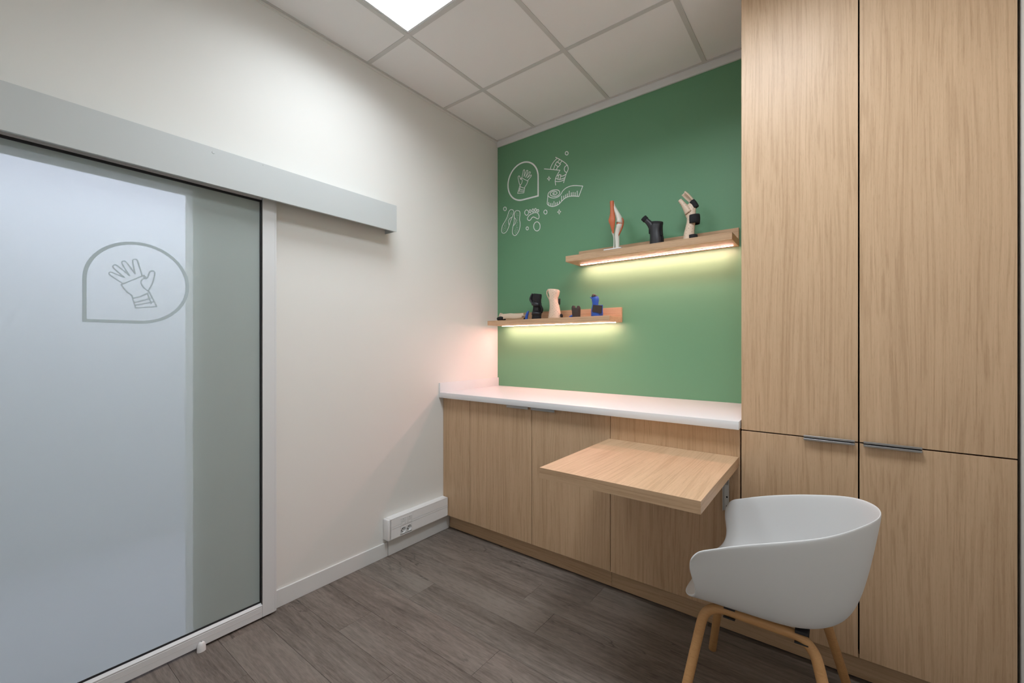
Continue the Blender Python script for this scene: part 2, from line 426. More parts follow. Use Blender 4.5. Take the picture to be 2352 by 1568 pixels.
KNEE = [[[0.5485,2.657],[0.6019,2.6175],[0.6351,2.5872],[0.6515,2.5614],[0.6532,2.5419],[0.6406,2.5211],[0.6296,2.4951],[0.6158,2.4551]],[[0.4499,2.5972],[0.517,2.5753],[0.5852,2.5532]],[[0.5852,2.5532],[0.5655,2.53],[0.5513,2.5091],[0.5445,2.4864],[0.5485,2.4538]],[[0.5598,2.6457],[0.5285,2.6247],[0.5112,2.6023],[0.5043,2.5844]],[[0.5824,2.6314],[0.5672,2.6195]],[[0.6019,2.6151],[0.5863,2.6033]],[[0.5598,2.6214],[0.5896,2.5956]],[[0.5896,2.5956],[0.5711,2.581]],[[0.5711,2.581],[0.5445,2.6059]],[[0.5445,2.6059],[0.5598,2.6214]],[[0.5428,2.6],[0.5313,2.5751]],[[0.5672,2.583],[0.5541,2.5644]],[[0.6472,2.5745],[0.6269,2.5677],[0.6213,2.5499],[0.6296,2.5311],[0.6417,2.5233]],[[0.5739,2.5231],[0.5936,2.5168]],[[0.5936,2.5168],[0.5852,2.4855]],[[0.5852,2.4855],[0.5672,2.4917]],[[0.5672,2.4917],[0.5739,2.5231]],[[0.5598,2.5217],[0.5739,2.5144]],[[0.5936,2.5062],[0.6158,2.5056],[0.6324,2.5112]],[[0.5485,2.5025],[0.5672,2.4922]],[[0.5852,2.4865],[0.6075,2.486],[0.6252,2.4889]],[[0.5456,2.4812],[0.5739,2.4736],[0.6019,2.4719],[0.6197,2.4758]]]
TAPE = [[[0.5388,2.3974],[0.5285,2.4006],[0.5245,2.3941],[0.5399,2.3854],[0.5581,2.3883],[0.5598,2.3976],[0.5399,2.4098],[0.517,2.4119],[0.5014,2.4031],[0.5072,2.3871],[0.5342,2.3749],[0.5638,2.372],[0.5796,2.3812],[0.5824,2.3961],[0.5711,2.4107],[0.5456,2.4193],[0.5112,2.4206],[0.4869,2.4087],[0.4834,2.3897],[0.5055,2.3712],[0.5399,2.3615],[0.5739,2.3649],[0.5936,2.3782],[0.6075,2.3968],[0.6351,2.4123],[0.6733,2.4179],[0.7109,2.4131],[0.7699,2.3959]],[[0.7699,2.3959],[0.7384,2.3303]],[[0.7384,2.3303],[0.7002,2.3408],[0.6624,2.3465],[0.6296,2.3415],[0.6019,2.3271],[0.5796,2.3109],[0.5513,2.3021],[0.517,2.3035],[0.488,2.3172],[0.4752,2.3321]],[[0.4752,2.3321],[0.4822,2.3974]],[[0.488,2.3196],[0.488,2.3394]],[[0.5026,2.3103],[0.5026,2.329]],[[0.5187,2.3047],[0.5187,2.3257]],[[0.5342,2.3016],[0.5342,2.3373]],[[0.5496,2.3024],[0.5496,2.3234]],[[0.5638,2.3068],[0.5638,2.3253]],[[0.5807,2.3122],[0.5807,2.3301]],[[0.5991,2.3248],[0.5991,2.3625]],[[0.6175,2.3393],[0.6175,2.3595]],[[0.6324,2.3434],[0.6324,2.3649]],[[0.6461,2.3467],[0.6461,2.3692]],[[0.6624,2.3465],[0.6624,2.3847]],[[0.6787,2.345],[0.6787,2.3692]],[[0.6938,2.3422],[0.6938,2.3683]],[[0.7093,2.3389],[0.7093,2.3634]],[[0.7268,2.3342],[0.7268,2.3704]]]
INSOLE_A = [[[0.14,2.3538],[0.1598,2.3437],[0.1631,2.3247],[0.1532,2.3003],[0.1367,2.2718],[0.1233,2.2425],[0.11,2.213],[0.0898,2.1872],[0.066,2.1788],[0.0455,2.1891],[0.0421,2.2137],[0.0524,2.2441],[0.0762,2.272],[0.0999,2.3049],[0.1133,2.3368],[0.1233,2.3507]],[[0.1499,2.2957],[0.1233,2.2847],[0.11,2.266],[0.1167,2.2383]]]
DOTS_A = [[0.1466,2.3305],[0.1333,2.3277],[0.1466,2.3199],[0.1213,2.321],[0.1367,2.3166],[0.1267,2.3079],[0.1133,2.3077],[0.1133,2.2961],[0.1032,2.2884],[0.0965,2.2779],[0.0898,2.2643],[0.085,2.2518],[0.0708,2.242],[0.0844,2.2386],[0.0728,2.2299],[0.085,2.2252],[0.0578,2.2218],[0.0708,2.217],[0.083,2.2122],[0.0592,2.2082],[0.0749,2.2019],[0.0612,2.1956]]
INSOLE_B = [[[0.2023,2.3339],[0.2217,2.3239],[0.2249,2.3026],[0.2217,2.2617],[0.2262,2.2298],[0.2217,2.1891],[0.2055,2.1605],[0.1795,2.1428],[0.1585,2.1524],[0.1499,2.1748],[0.1565,2.2157],[0.1677,2.2505],[0.1697,2.2816],[0.1716,2.3178],[0.1828,2.334]],[[0.173,2.2836],[0.186,2.2655],[0.1828,2.2426],[0.1598,2.2214]]]
DOTS_B = [[0.1926,2.3165],[0.1873,2.307],[0.2042,2.3065],[0.1958,2.295],[0.2068,2.2945],[0.1978,2.2816],[0.1991,2.2684],[0.201,2.255],[0.1991,2.2423],[0.1971,2.2296],[0.1926,2.2174],[0.1893,2.2049],[0.2023,2.2017],[0.1847,2.1926],[0.1991,2.1876],[0.1743,2.1839],[0.1873,2.1781],[0.2023,2.1767],[0.1782,2.1702],[0.1926,2.1668],[0.1828,2.1579]]
FOOT = [[[0.306,2.2986],[0.3043,2.29],[0.2994,2.2838],[0.2924,2.2812],[0.2846,2.2826],[0.2775,2.2879],[0.2726,2.296],[0.2708,2.3052],[0.2726,2.3138],[0.2775,2.32],[0.2846,2.3226],[0.2924,2.3211],[0.2994,2.3158],[0.3043,2.3077]],[[0.329,2.3043],[0.3276,2.2974],[0.3239,2.2937],[0.3193,2.2946],[0.3155,2.2997],[0.3141,2.3072],[0.3155,2.3141],[0.3193,2.3178],[0.3239,2.317],[0.3276,2.3118]],[[0.3555,2.3048],[0.3539,2.298],[0.35,2.2943],[0.345,2.2953],[0.341,2.3005],[0.3395,2.3079],[0.341,2.3148],[0.345,2.3184],[0.35,2.3175],[0.3539,2.3123]],[[0.3786,2.3039],[0.3771,2.2971],[0.3732,2.2934],[0.3683,2.2944],[0.3643,2.2995],[0.3628,2.3069],[0.3643,2.3138],[0.3683,2.3174],[0.3732,2.3164],[0.3771,2.3113]],[[0.401,2.2945],[0.3995,2.2895],[0.3956,2.287],[0.3907,2.2879],[0.3868,2.2919],[0.3853,2.2975],[0.3868,2.3026],[0.3907,2.3051],[0.3956,2.3042],[0.3995,2.3001]],[[0.3628,2.2867],[0.3902,2.279],[0.4022,2.2592],[0.4028,2.2415],[0.3932,2.2347],[0.375,2.2441],[0.3567,2.255],[0.3413,2.2553],[0.3259,2.2403],[0.3135,2.2364],[0.2998,2.245],[0.2979,2.2607],[0.3135,2.2757],[0.3383,2.2838]],[[0.413,2.1746],[0.4108,2.1619],[0.4046,2.1519],[0.3952,2.1461],[0.3841,2.1453],[0.3729,2.1497],[0.3635,2.1587],[0.3571,2.171],[0.3549,2.1845],[0.3571,2.1973],[0.3635,2.2073],[0.3729,2.2131],[0.3841,2.2137],[0.3952,2.2092],[0.4046,2.2001],[0.4108,2.188]]]
RINGS = [[[0.6537,2.6573],[0.6525,2.6522],[0.6492,2.6488],[0.6444,2.6477],[0.639,2.6492],[0.6342,2.6529],[0.6308,2.6582],[0.6296,2.6639],[0.6308,2.669],[0.6342,2.6724],[0.639,2.6735],[0.6444,2.672],[0.6492,2.6683],[0.6525,2.663]],[[0.0911,2.3692],[0.0896,2.3633],[0.0855,2.3591],[0.0795,2.3575],[0.0729,2.3587],[0.0669,2.3627],[0.0627,2.3685],[0.0612,2.375],[0.0627,2.381],[0.0669,2.3852],[0.0729,2.3868],[0.0795,2.3855],[0.0855,2.3815],[0.0896,2.3757]],[[0.4746,2.2704],[0.4732,2.2642],[0.4693,2.2598],[0.4637,2.258],[0.4574,2.2592],[0.4517,2.2631],[0.4478,2.2691],[0.4464,2.2758],[0.4478,2.282],[0.4517,2.2864],[0.4574,2.2882],[0.4637,2.287],[0.4693,2.283],[0.4732,2.2771]],[[0.306,2.1775],[0.3049,2.1726],[0.3018,2.169],[0.2973,2.1675],[0.2922,2.1683],[0.2877,2.1714],[0.2846,2.176],[0.2834,2.1813],[0.2846,2.1862],[0.2877,2.1898],[0.2922,2.1913],[0.2973,2.1905],[0.3018,2.1874],[0.3049,2.1828]]]
STARS = [[[0.491,2.5306],[0.4949,2.5186],[0.5049,2.513],[0.4956,2.5098],[0.491,2.499],[0.487,2.511],[0.477,2.5166],[0.4863,2.5198]],[[0.5784,2.2685],[0.5825,2.2562],[0.593,2.2509],[0.5832,2.247],[0.5784,2.2356],[0.5743,2.2479],[0.5638,2.2532],[0.5736,2.2571]]]

# ------------------------------------------------------------------ the setting
# floor: base slab with vinyl planks as pieces
fl = box('floor', -0.0, XR, YB, 0.0, -0.06, -0.006, M['gap'])
tag(fl, 'grey-brown wood-look plank floor', kind='structure')
ROW0, PITCH = -0.5745, 0.1741          # seams at -0.5745, -0.7486, ...
joints = {1: 1.2000, 2: 0.9210, 3: 1.1070, 4: 0.4600, 5: 1.0510, 6: 1.62, 7: 0.80, 8: 1.30, 9: 0.35}
row = 0
y_top = ROW0 + PITCH * 1
k = -1
while True:
    y1 = ROW0 - PITCH * (k - 0); y0 = y1 - PITCH
    if y1 <= YB: break
    yy0 = max(y0, YB)
    j = joints.get(k + 1, rnd.uniform(0.2, 1.1)) % 1.22
    xs = [0.0] + [q for q in (j - 1.22, j, j + 1.22, j + 2.44) if 0.03 < q < XR - 0.03] + [XR]
    for a, b in zip(xs[:-1], xs[1:]):
        bm = bmesh.new()
        bbox(bm, a + 0.0004, b - 0.0004, yy0 + 0.0004, y1 - 0.0004, -0.006, 0.0, 0.0005)
        bmesh.ops.translate(bm, verts=bm.verts, vec=(0, 0, 0))
        finish(bm, 'plank', M['floor'], fl)
    k += 1

# walls
bm = bmesh.new()
OPY0, OPY1, OPZ, WT = -2.85, -2.047, 1.940, 0.10
bbox(bm, -WT, 0, OPY1, 0.1, 0, H + 0.15)
bbox(bm, -WT, 0, YB - 0.1, OPY0, 0, H + 0.15)
bbox(bm, -WT, 0, OPY0, OPY1, OPZ, H + 0.15)
wl = finish(bm, 'wall_left', M['white_wall'], loc=(0, -1.5, 0)); tag(wl, 'white painted wall with the sliding door', kind='structure')
wb = box('wall_back', 0, XR + 0.1, 0, 0.1, 0, H + 0.15, M['green_wall']); tag(wb, 'green painted wall', kind='structure')
wr = box('wall_right', XR, XR + 0.1, YB - 0.1, 0, 0, H + 0.15, M['white_wall']); tag(wr, 'white painted wall right of the tall cabinets', kind='structure')
wf = box('wall_front', 0, XR, YB - 0.1, YB, 0, H + 0.15, M['white_wall']); tag(wf, 'white painted wall behind the viewer', kind='structure')

# suspended ceiling
ce = box('ceiling', 0, XR, YB, 0, H + 0.05, H + 0.10, M['tile']); tag(ce, 'suspended tile ceiling', kind='structure')
XL = [0.0, 0.3707, 0.9707, 1.5707, 2.1707, XR]
YL = [0.0, -0.6015, -1.2015, -1.8015, -2.4015, YB]
TB = 0.012
LIGHTS = {(1, 2), (3, 2)}
for i in range(5):
    for j in range(5):
        if (i, j) in LIGHTS: continue
        x0, x1, y1, y0 = XL[i], XL[i + 1], YL[j], YL[j + 1]
        box('ceiling_tile', x0 + 0.001, x1 - 0.001, y0 + 0.001, y1 - 0.001, H + 0.0025, H + 0.018, M['tile'], ce, 0.0008)
for x in XL[1:-1]:
    box('grid_rail', x - TB, x + TB, YB, -0.001, H - 0.0005, H + 0.0024, M['grid'], ce)
for y in YL[1:-1]:
    for a, b in zip(XL[:-1], XL[1:]):
        box('grid_rail', a + (TB if a > 0 else 0.001), b - (TB if b < XR else 0), y - TB, y + TB, H, H + 0.0024, M['grid'], ce)
# wall angles
box('wall_angle', 0.0, 0.016, YB, -0.001, H - 0.002, H + 0.0024, M['grid'], ce)
box('wall_angle', 0.017, XR - 0.001, -0.030, -0.013, H, H + 0.0024, M['grid'], ce)
box('wall_angle', XR - 0.018, XR - 0.001, YB, -0.03, H - 0.001, H + 0.0024, M['grid'], ce)
tr = box('trim_1', 0.0005, 1.84, -0.0125, 0.0, H - 0.045, H + 0.0024, M['trim'], bev=0.001); tag(tr, 'white edge trim between green wall and ceiling', kind='structure')
tr = box('trim_2', 0.0, 0.004, YB, -0.013, H - 0.016, H - 0.0025, M['white_wall']); tag(tr, 'thin white edge trim along the left wall', kind='structure')

# baseboards of the left wall
bs = box('baseboard_left', 0, 0.010, -1.735, -1.0670, 0.0, 0.0855, M['trim'], bev=0.0012); tag(bs, 'white baseboard right of the sliding door', kind='structure')
bs = box('baseboard_left_cover', 0, 0.014, -1.0650, -0.5520, 0.0005, 0.100, M['trim'], bev=0.001); tag(bs, 'white baseboard under the cable trunking', kind='structure')

# corridor beyond the frosted door
CX = -1.45
w = box('wall_corridor', CX - 0.1, CX, -4.2, 0.4, -0.06, 2.7, M['blue_grey']); tag(w, 'white corridor wall beyond the glass', kind='structure')
w = box('wall_corridor_end', CX, -WT - 0.001, 0.3, 0.4, -0.06, 2.7, M['blue_grey']); tag(w, 'end wall of the corridor', kind='structure')
w = box('wall_corridor_far_end', CX, -WT - 0.001, -4.2, -4.1, -0.06, 2.7, M['blue_grey']); tag(w, 'far end wall of the corridor', kind='structure')
w = box('floor_corridor', CX, -WT - 0.001, -4.1, 0.3, -0.06, 0.0, M['corridor_floor']); tag(w, 'grey corridor floor', kind='structure')
w = box('ceiling_corridor', CX, -WT - 0.001, -4.1, 0.3, 2.62, 2.7, M['blue_grey']); tag(w, 'white corridor ceiling', kind='structure')
w = box('floor_threshold', -WT - 0.001, -0.0002, OPY0, OPY1, -0.06, -0.0005, M['corridor_floor']); tag(w, 'threshold strip in the door opening', kind='structure')

# ------------------------------------------------------------------ ceiling lights
def light_panel(x0, x1, y0, y1, z, label, mat, group=None, watt=0.0):
    t = thing('ceiling_light', ((x0 + x1) / 2, (y0 + y1) / 2, z), label, 'ceiling light', group)
    f = 0.011
    bm = bmesh.new()
    bbox(bm, x0, x1, y0, y0 + f, z + 0.0025, z + 0.012); bbox(bm, x0, x1, y1 - f, y1, z + 0.0025, z + 0.012)
    bbox(bm, x0, x0 + f, y0 + f, y1 - f, z + 0.0025, z + 0.012); bbox(bm, x1 - f, x1, y0 + f, y1 - f, z + 0.0025, z + 0.012)
    finish(bm, 'frame', M['white_metal'], t)
    bm = bmesh.new()
    v = [bm.verts.new(p) for p in ((x0 + f, y0 + f, z + 0.006), (x0 + f, y1 - f, z + 0.006), (x1 - f, y1 - f, z + 0.006), (x1 - f, y0 + f, z + 0.006))]
    bm.faces.new(v)
    d = finish(bm, 'diffuser', mat, t)
    if d.data.polygons[0].normal.z > 0: d.data.flip_normals()
    if watt:
        ld = bpy.data.lights.new('panel_lamp', 'AREA'); ld.shape = 'SQUARE'; ld.size = x1 - x0 - 2 * f; ld.energy = watt
        ld.color = PANEL_COLOR; ld.spread = math.radians(PANEL_SPREAD)
        lo = bpy.data.objects.new('panel_lamp', ld); link(lo, t); lo.location = (0, 0, 0.0045)
    box('back_tray', x0 + 0.002, x1 - 0.002, y0 + 0.002, y1 - 0.002, z + 0.013, z + 0.035, M['white_metal'], t)
    return t
light_panel(XL[1] + TB, XL[2] - TB, YL[3] + TB, YL[2] - TB, H, 'square white ceiling light panel cut off by the upper edge, above the white wall', M['panel_light'], 'ceiling light panels', PANEL_WATT[0])
light_panel(XL[3] + TB, XL[4] - TB, YL[3] + TB, YL[2] - TB, H, 'square white ceiling light panel in front of the tall cabinets', M['panel_light'], 'ceiling light panels', PANEL_WATT[1])
light_panel(-1.05, -0.45, -3.30, -1.10, 2.60, 'square ceiling light panel in the corridor behind the glass', M['corridor_light'])

# ------------------------------------------------------------------ sliding door
DF = 0.045     # front face of the door frame
door = thing('door_1', (0.028, -2.27, 0.0), 'frosted glass sliding door in a white aluminium frame', 'door', kind='structure')
YD0 = -2.90
bm = bmesh.new()
bbox(bm, 0.012, DF, -1.7900, -1.7345, 0.0105, 1.972, 0.0012)
stile = finish(bm, 'stile', M['white_metal'], door)
box('edge_profile', 0.012, DF - 0.003, -1.7340, -1.7256, 0.0105, 1.972, M['white_metal'], stile, 0.0008)
box('bead', 0.034, DF + 0.0012, -1.7900, -1.7835, 0.0700, 1.972, M['white_metal'], stile, 0.0008)
box('stile', 0.012, DF, YD0, YD0 + 0.056, 0.0105, 1.972, M['white_metal'], door, 0.0012)
rail = box('bottom_rail', 0.012, DF, YD0 + 0.057, -1.7905, 0.0105, 0.0600, M['white_metal'], door, 0.0012)
bm = bmesh.new()      # sloping glazing bead above the bottom rail
sec = [(0.0125, 0.0605), (0.0445, 0.0605), (0.0455, 0.0665), (0.0335, 0.0745), (0.0125, 0.0745)]
va = [bm.verts.new((x, YD0 + 0.057, z)) for x, z in sec]; vb = [bm.verts.new((x, -1.7905, z)) for x, z in sec]
bm.faces.new(va); bm.faces.new(list(reversed(vb)))
for i in range(5): bm.faces.new((va[i], vb[i], vb[(i + 1) % 5], va[(i + 1) % 5]))
finish(bm, 'bead', M['white_metal'], rail)
box('groove', DF - 0.0005, DF + 0.0004, YD0 + 0.057, -1.79, 0.0375, 0.0385, M['grid'], rail)
box('top_rail', 0.012, 0.043, YD0 + 0.057, -1.7905, 1.9625, 1.995, M['white_metal'], door)
G0 = 0.0300
box('glass_pane', 0.0235, 0.0295, YD0 + 0.050, -1.7905, 0.0740, 1.9624, M['glass'], door)
box('gasket', 0.0296, 0.0325, -1.7962, -1.7902, 0.0748, 1.9530, M['rubber'], door)
box('gasket', 0.0296, 0.0325, YD0 + 0.057, -1.7963, 0.0748, 0.0820, M['rubber'], door)
box('gasket', 0.0296, 0.0345, YD0 + 0.057, -1.7903, 1.9530, 1.9640, M['rubber'], door)
# emblem on the glass: rounded badge with an orthosis hand
def glass3(a, b, d): return Vector((0.0297 + d, a, b))
BY0, BZ0, BD = -2.3781, 1.3718, 0.3040
def badge_path(x0, z0, d, flip=False, n=40):
    R = d / 2; c = (x0 + R, z0 + R)
    pts = [(x0, z0)] + [(x0 + R * t, z0) for t in (0.33, 0.66)]
    pts += [(c[0] + R * math.cos(t), c[1] + R * math.sin(t)) for t in [(-math.pi / 2 + 1.5 * math.pi * i / n) for i in range(n + 1)]]
    pts += [(x0, z0 + R * t) for t in (0.66, 0.33)]
    if flip: pts = [(2 * c[0] - a, b) for a, b in pts]
    return pts
bm = bmesh.new(); stroke(bm, badge_path(BY0, BZ0, BD), 0.0112, glass3, 0.0006, closed=True, smooth=False)
finish(bm, 'emblem_outline', M['vinyl_grey'], door)
bm = bmesh.new()
for i, h in enumerate(HAND): stroke(bm, h, 0.0040, glass3, 0.0005 + 0.00012 * (i % 7), smooth=len(h) > 3 and h is not HAND[8])
o = finish(bm, 'emblem_hand', M['vinyl_grey'], door); tag(o, 'grey outline of a hand wearing a wrist brace')

# cover of the sliding track
hd = thing('track_cover', (0.055, -2.0, 1.953), 'long white track cover box above the sliding door', 'track cover')
HY1 = -1.0770
box('front_plate', 0.107, 0.110, YB + 0.002, HY1, 1.9530, 2.1080, M['header'], hd, 0.0007)
box('top_plate', 0.0005, 0.1065, YB + 0.002, HY1 - 0.004, 2.1045, 2.1075, M['header'], hd)
box('end_cap', 0.0005, 0.1068, HY1 - 0.0035, HY1 - 0.0005, 1.9560, 2.1040, M['header'], hd)
box('return_lip', 0.0980, 0.1066, YB + 0.002, HY1 - 0.004, 1.9532, 1.9560, M['header'], hd)
box('track', 0.0005, 0.0600, YB + 0.002, HY1 - 0.02, 2.0100, 2.0600, M['alu'], hd)
for yy, zz in ((-2.007, 2.087), ):
    bm = bmesh.new(); bmesh.ops.create_cone(bm, cap_ends=True, segments=16, radius1=0.0055, radius2=0.0045, depth=0.0012, matrix=Matrix.Translation((0.1106, yy, zz)) @ Matrix.Rotation(math.pi / 2, 4, 'Y'))
    finish(bm, 'screw_cap', M['header'], hd)
bm = bmesh.new(); bmesh.ops.create_cone(bm, cap_ends=True, segments=8, radius1=0.0016, radius2=0.0014, depth=0.0008, matrix=Matrix.Translation((0.1103, -1.8142, 2.0990)) @ Matrix.Rotation(math.pi / 2, 4, 'Y'))
finish(bm, 'screw', M['alu'], hd)

# floor guide of the sliding door
gd = thing('floor_guide', (0.060, -2.034, 0), 'small white floor guide block at the foot of the sliding door', 'door guide')
bm = bmesh.new()
sweep(bm, [(0.060, -2.034, 0.0, .0165, .0105), (0.060, -2.034, 0.022, .0155, .0100), (0.060, -2.034, 0.034, .0115, .0080), (0.060, -2.034, 0.0395, .0055, .0040)], n=20, side=(0, 1, 0), sub=3)
finish(bm, 'guide_body', M['plastic'], gd, smooth=True, angle=60)
bm = bmesh.new(); bmesh.ops.create_cone(bm, cap_ends=True, segments=12, radius1=0.0030, radius2=0.0030, depth=0.001, matrix=Matrix.Translation((0.060, -2.034, 0.0400)))
finish(bm, 'screw', M['alu'], gd)

# ------------------------------------------------------------------ base cabinets, plinths, worktop
DYF, DT = -0.600, 0.019        # front plane of the doors, door thickness
ZD0, ZD1 = 0.1065, 0.9165
def door_panel(name, x0, x1, z0, z1, parent, g=0.0016, mat='oak_z'):
    return box(name, x0 + g, x1 - g, DYF, DYF + DT, z0 + g, z1 - g, M[mat], parent, 0.0007)

def edge_pull(x0, x1, zc, parent, up, lip=0.0075):
    """aluminium profile pull on a door edge; up: the lip points up (door below) or down (door above)"""
    bm = bmesh.new()
    s = 1 if up else -1
    bbox(bm, x0, x1, DYF - 0.0165, DYF + 0.001, *sorted((zc, zc + s * 0.0015)), 0.0003)
    bbox(bm, x0, x1, DYF - 0.0185, DYF - 0.0165, *sorted((zc + s * 0.0012, zc - s * lip)), 0.0006)
    return finish(bm, 'handle', M['alu'], parent)

cab = thing('base_cabinet', (0.75, -0.30, 0.0), 'oak base cabinet with a narrow filler panel and two tall doors under the white worktop', 'cabinet')
bm = bmesh.new(); bbox(bm, 0.004, 1.2440, -0.578, -0.002, ZD0 + 0.002, 0.9205)
finish(bm, 'body', M['gap'], cab)
door_panel('filler_panel', 0.0005, 0.2550, ZD0, ZD1, cab, 0.0008)
d1 = door_panel('door', 0.2550, 0.7500, ZD0, ZD1, cab)
d2 = door_panel('door', 0.7500, 1.2458, ZD0, ZD1, cab)
for x0, x1, d in ((0.575, 0.736, d1), (0.757, 0.918, d2)):
    edge_pull(x0, x1, 0.9165, d, True, 0.0135)
cab2 = thing('base_cabinet', (1.55, -0.30, 0.0), 'plain oak cabinet front behind the fold-down table, left of the tall cabinets', 'cabinet')
bm = bmesh.new(); bbox(bm, 1.2480, 1.8455, -0.578, -0.002, ZD0 + 0.002, 0.9205)
finish(bm, 'body', M['gap'], cab2)
door_panel('front_panel', 1.2458, 1.8478, ZD0, 0.9205, cab2)

pl = box('plinth', 0.0150, 1.2312, -0.5505, -0.535, 0.004, 0.1055, M['oak_x'], bev=0.0006); tag(pl, 'oak plinth strip under the two-door base cabinet', 'plinth')
pl = box('plinth', 1.2325, XR - 0.003, -0.5505, -0.535, 0.004, 0.1055, M['oak_x'], bev=0.0006); tag(pl, 'long oak plinth strip under the table front and tall cabinets', 'plinth')

wt = thing('worktop', (0.92, -0.32, 0.9225), 'white worktop with a raised edge against the white wall', 'worktop')
box('slab', 0.0125, 1.8480, -0.6400, -0.0005, 0.9222, 0.9576, M['worktop'], wt, 0.0007, 2)
box('upstand', 0.0004, 0.0122, -0.6400, -0.0005, 0.9222, 1.0225, M['worktop'], wt, 0.0007, 2)

# ------------------------------------------------------------------ tall cabinets
XT, XM = 1.8490, 2.2439
ZSEAM, ZTOP = 0.9169, 2.905
def tall(x0, x1, label, hx):
    t = thing('tall_cabinet', ((x0 + x1) / 2, -0.30, 0.0), label, 'cabinet', 'tall oak cabinets')
    bm = bmesh.new(); bbox(bm, x0 + 0.001, x1 - 0.001, -0.577, -0.002, ZD0 + 0.004, ZTOP)
    finish(bm, 'body', M['gap'], t)
    g = 0.0024
    lo = door_panel('door', x0, x1, ZD0, ZSEAM, t, g); up = door_panel('door', x0, x1, ZSEAM, ZTOP, t, g)
    edge_pull(hx[0], hx[1], 0.9135, lo, True, 0.0065); edge_pull(hx[0], hx[1], 0.9200, up, False, 0.0065)
    return t
tall_a = tall(XT, XM, 'tall oak cabinet beside the green wall', (2.0736, 2.2318))
tall(XM, 2.6385, 'tall oak cabinet at the right edge beside the white wall', (2.2569, 2.4146))
# side panel of the cabinet tower (towards the green wall)
box('side_panel', 1.8484, 1.8499, -0.5795, -0.002, 0.9580, ZTOP, M['oak_z'], tall_a)

# ------------------------------------------------------------------ fold-down table
tb = thing('fold_down_table', (1.54, -0.93, 0.757), 'square oak fold-down table leaf hinged to the cabinet front', 'table')
bm = bmesh.new(); bbox(bm, 1.2420, 1.8420, -1.2555, -0.6010, 0.7985, 0.7990)
bm.free()
top = box('table_top', 1.2420, 1.8420, -1.2540, -0.6012, 0.7570, 0.7984, M['oak_y'], tb, 0.0005)
box('front_edge', 1.2420, 1.8420, -1.2552, -1.2541, 0.7572, 0.7982, M['oak_x'], top)
def table_bracket(x):
    b = box('bracket', x - 0.012, x + 0.012, -0.6040, -0.6012, 0.5560, 0.7560, M['steel'], tb, 0.0005)
    box('flange', x - 0.0125, x - 0.0105, -0.6160, -0.6042, 0.5560, 0.7560, M['steel'], b, 0.0004)
    box('flange', x + 0.0105, x + 0.0125, -0.6160, -0.6042, 0.5560, 0.7560, M['steel'], b, 0.0004)
    box('arm', x - 0.010, x + 0.010, -0.9000, -0.6050, 0.7440, 0.7560, M['steel'], b, 0.0005)
    bm = bmesh.new()
    sweep(bm, [(x, -0.612, 0.672, .007, .0018), (x, -0.640, 0.742, .007, .0018)], n=8, sub=1)
    finish(bm, 'strut', M['steel'], b)
    for z in (0.5760, 0.6160):
        bm = bmesh.new(); bmesh.ops.create_cone(bm, cap_ends=True, segments=12, radius1=0.0038, radius2=0.0034, depth=0.002, matrix=Matrix.Translation((x + 0.003, -0.6050, z)) @ Matrix.Rotation(math.pi / 2, 4, 'X'))
        finish(bm, 'screw', M['hole'], b)
table_bracket(1.7925); table_bracket(1.2920)

# ------------------------------------------------------------------ cable trunking on the left wall
ct = thing('cable_trunking', (0.025, -0.85, 0.107), 'white wall-mounted cable trunking with sockets at the end of the base cabinet', 'cable trunking')
TX, TY0, TY1, TZ0, TZ1 = 0.0505, -1.0750, -0.6045, 0.1085, 0.2350
bm = bmesh.new()
bbox(bm, 0.0005, TX - 0.0190, TY0 + 0.0005, TY1, TZ0, TZ1)
bbox(bm, TX - 0.0192, TX - 0.0006, TY0 + 0.0005, TY1, TZ1 - 0.0060, TZ1, 0.0020, 2)
bbox(bm, TX - 0.0192, TX - 0.0006, TY0 + 0.0005, TY1, TZ0, TZ0 + 0.0048, 0.0015, 2)
bbox(bm, TX - 0.0192, TX - 0.0006, TY1 - 0.0030, TY1, TZ0 + 0.0040, TZ1 - 0.0050)
finish(bm, 'body', M['plastic'], ct, smooth=True)
box('end_cap', 0.0003, TX + 0.0012, TY0 - 0.0200, TY0, TZ0 - 0.0010, TZ1 + 0.0010, M['plastic'], ct, 0.0060, 3)
SKY = (-0.9825, -0.9375)
SZ = 0.1410
box('lid', TX - 0.0014, TX, TY0 + 0.001, TY1, 0.1820, 0.2290, M['plastic'], ct, 0.0005)
box('lid', TX - 0.0014, TX, TY0 + 0.001, SKY[0] - 0.0224, 0.1130, 0.1690, M['plastic'], ct, 0.0005)
box('lid', TX - 0.0014, TX, SKY[1] + 0.0224, TY1, 0.1130, 0.1690, M['plastic'], ct, 0.0005)
box('lid', TX - 0.0014, TX - 0.0002, SKY[0] - 0.0222, SKY[1] + 0.0222, 0.1635, 0.1690, M['plastic'], ct, 0.0003)
box('divider', TX - 0.0014, TX + 0.0006, TY0 + 0.001, TY1, 0.1705, 0.1805, M['plastic'], ct, 0.0005)
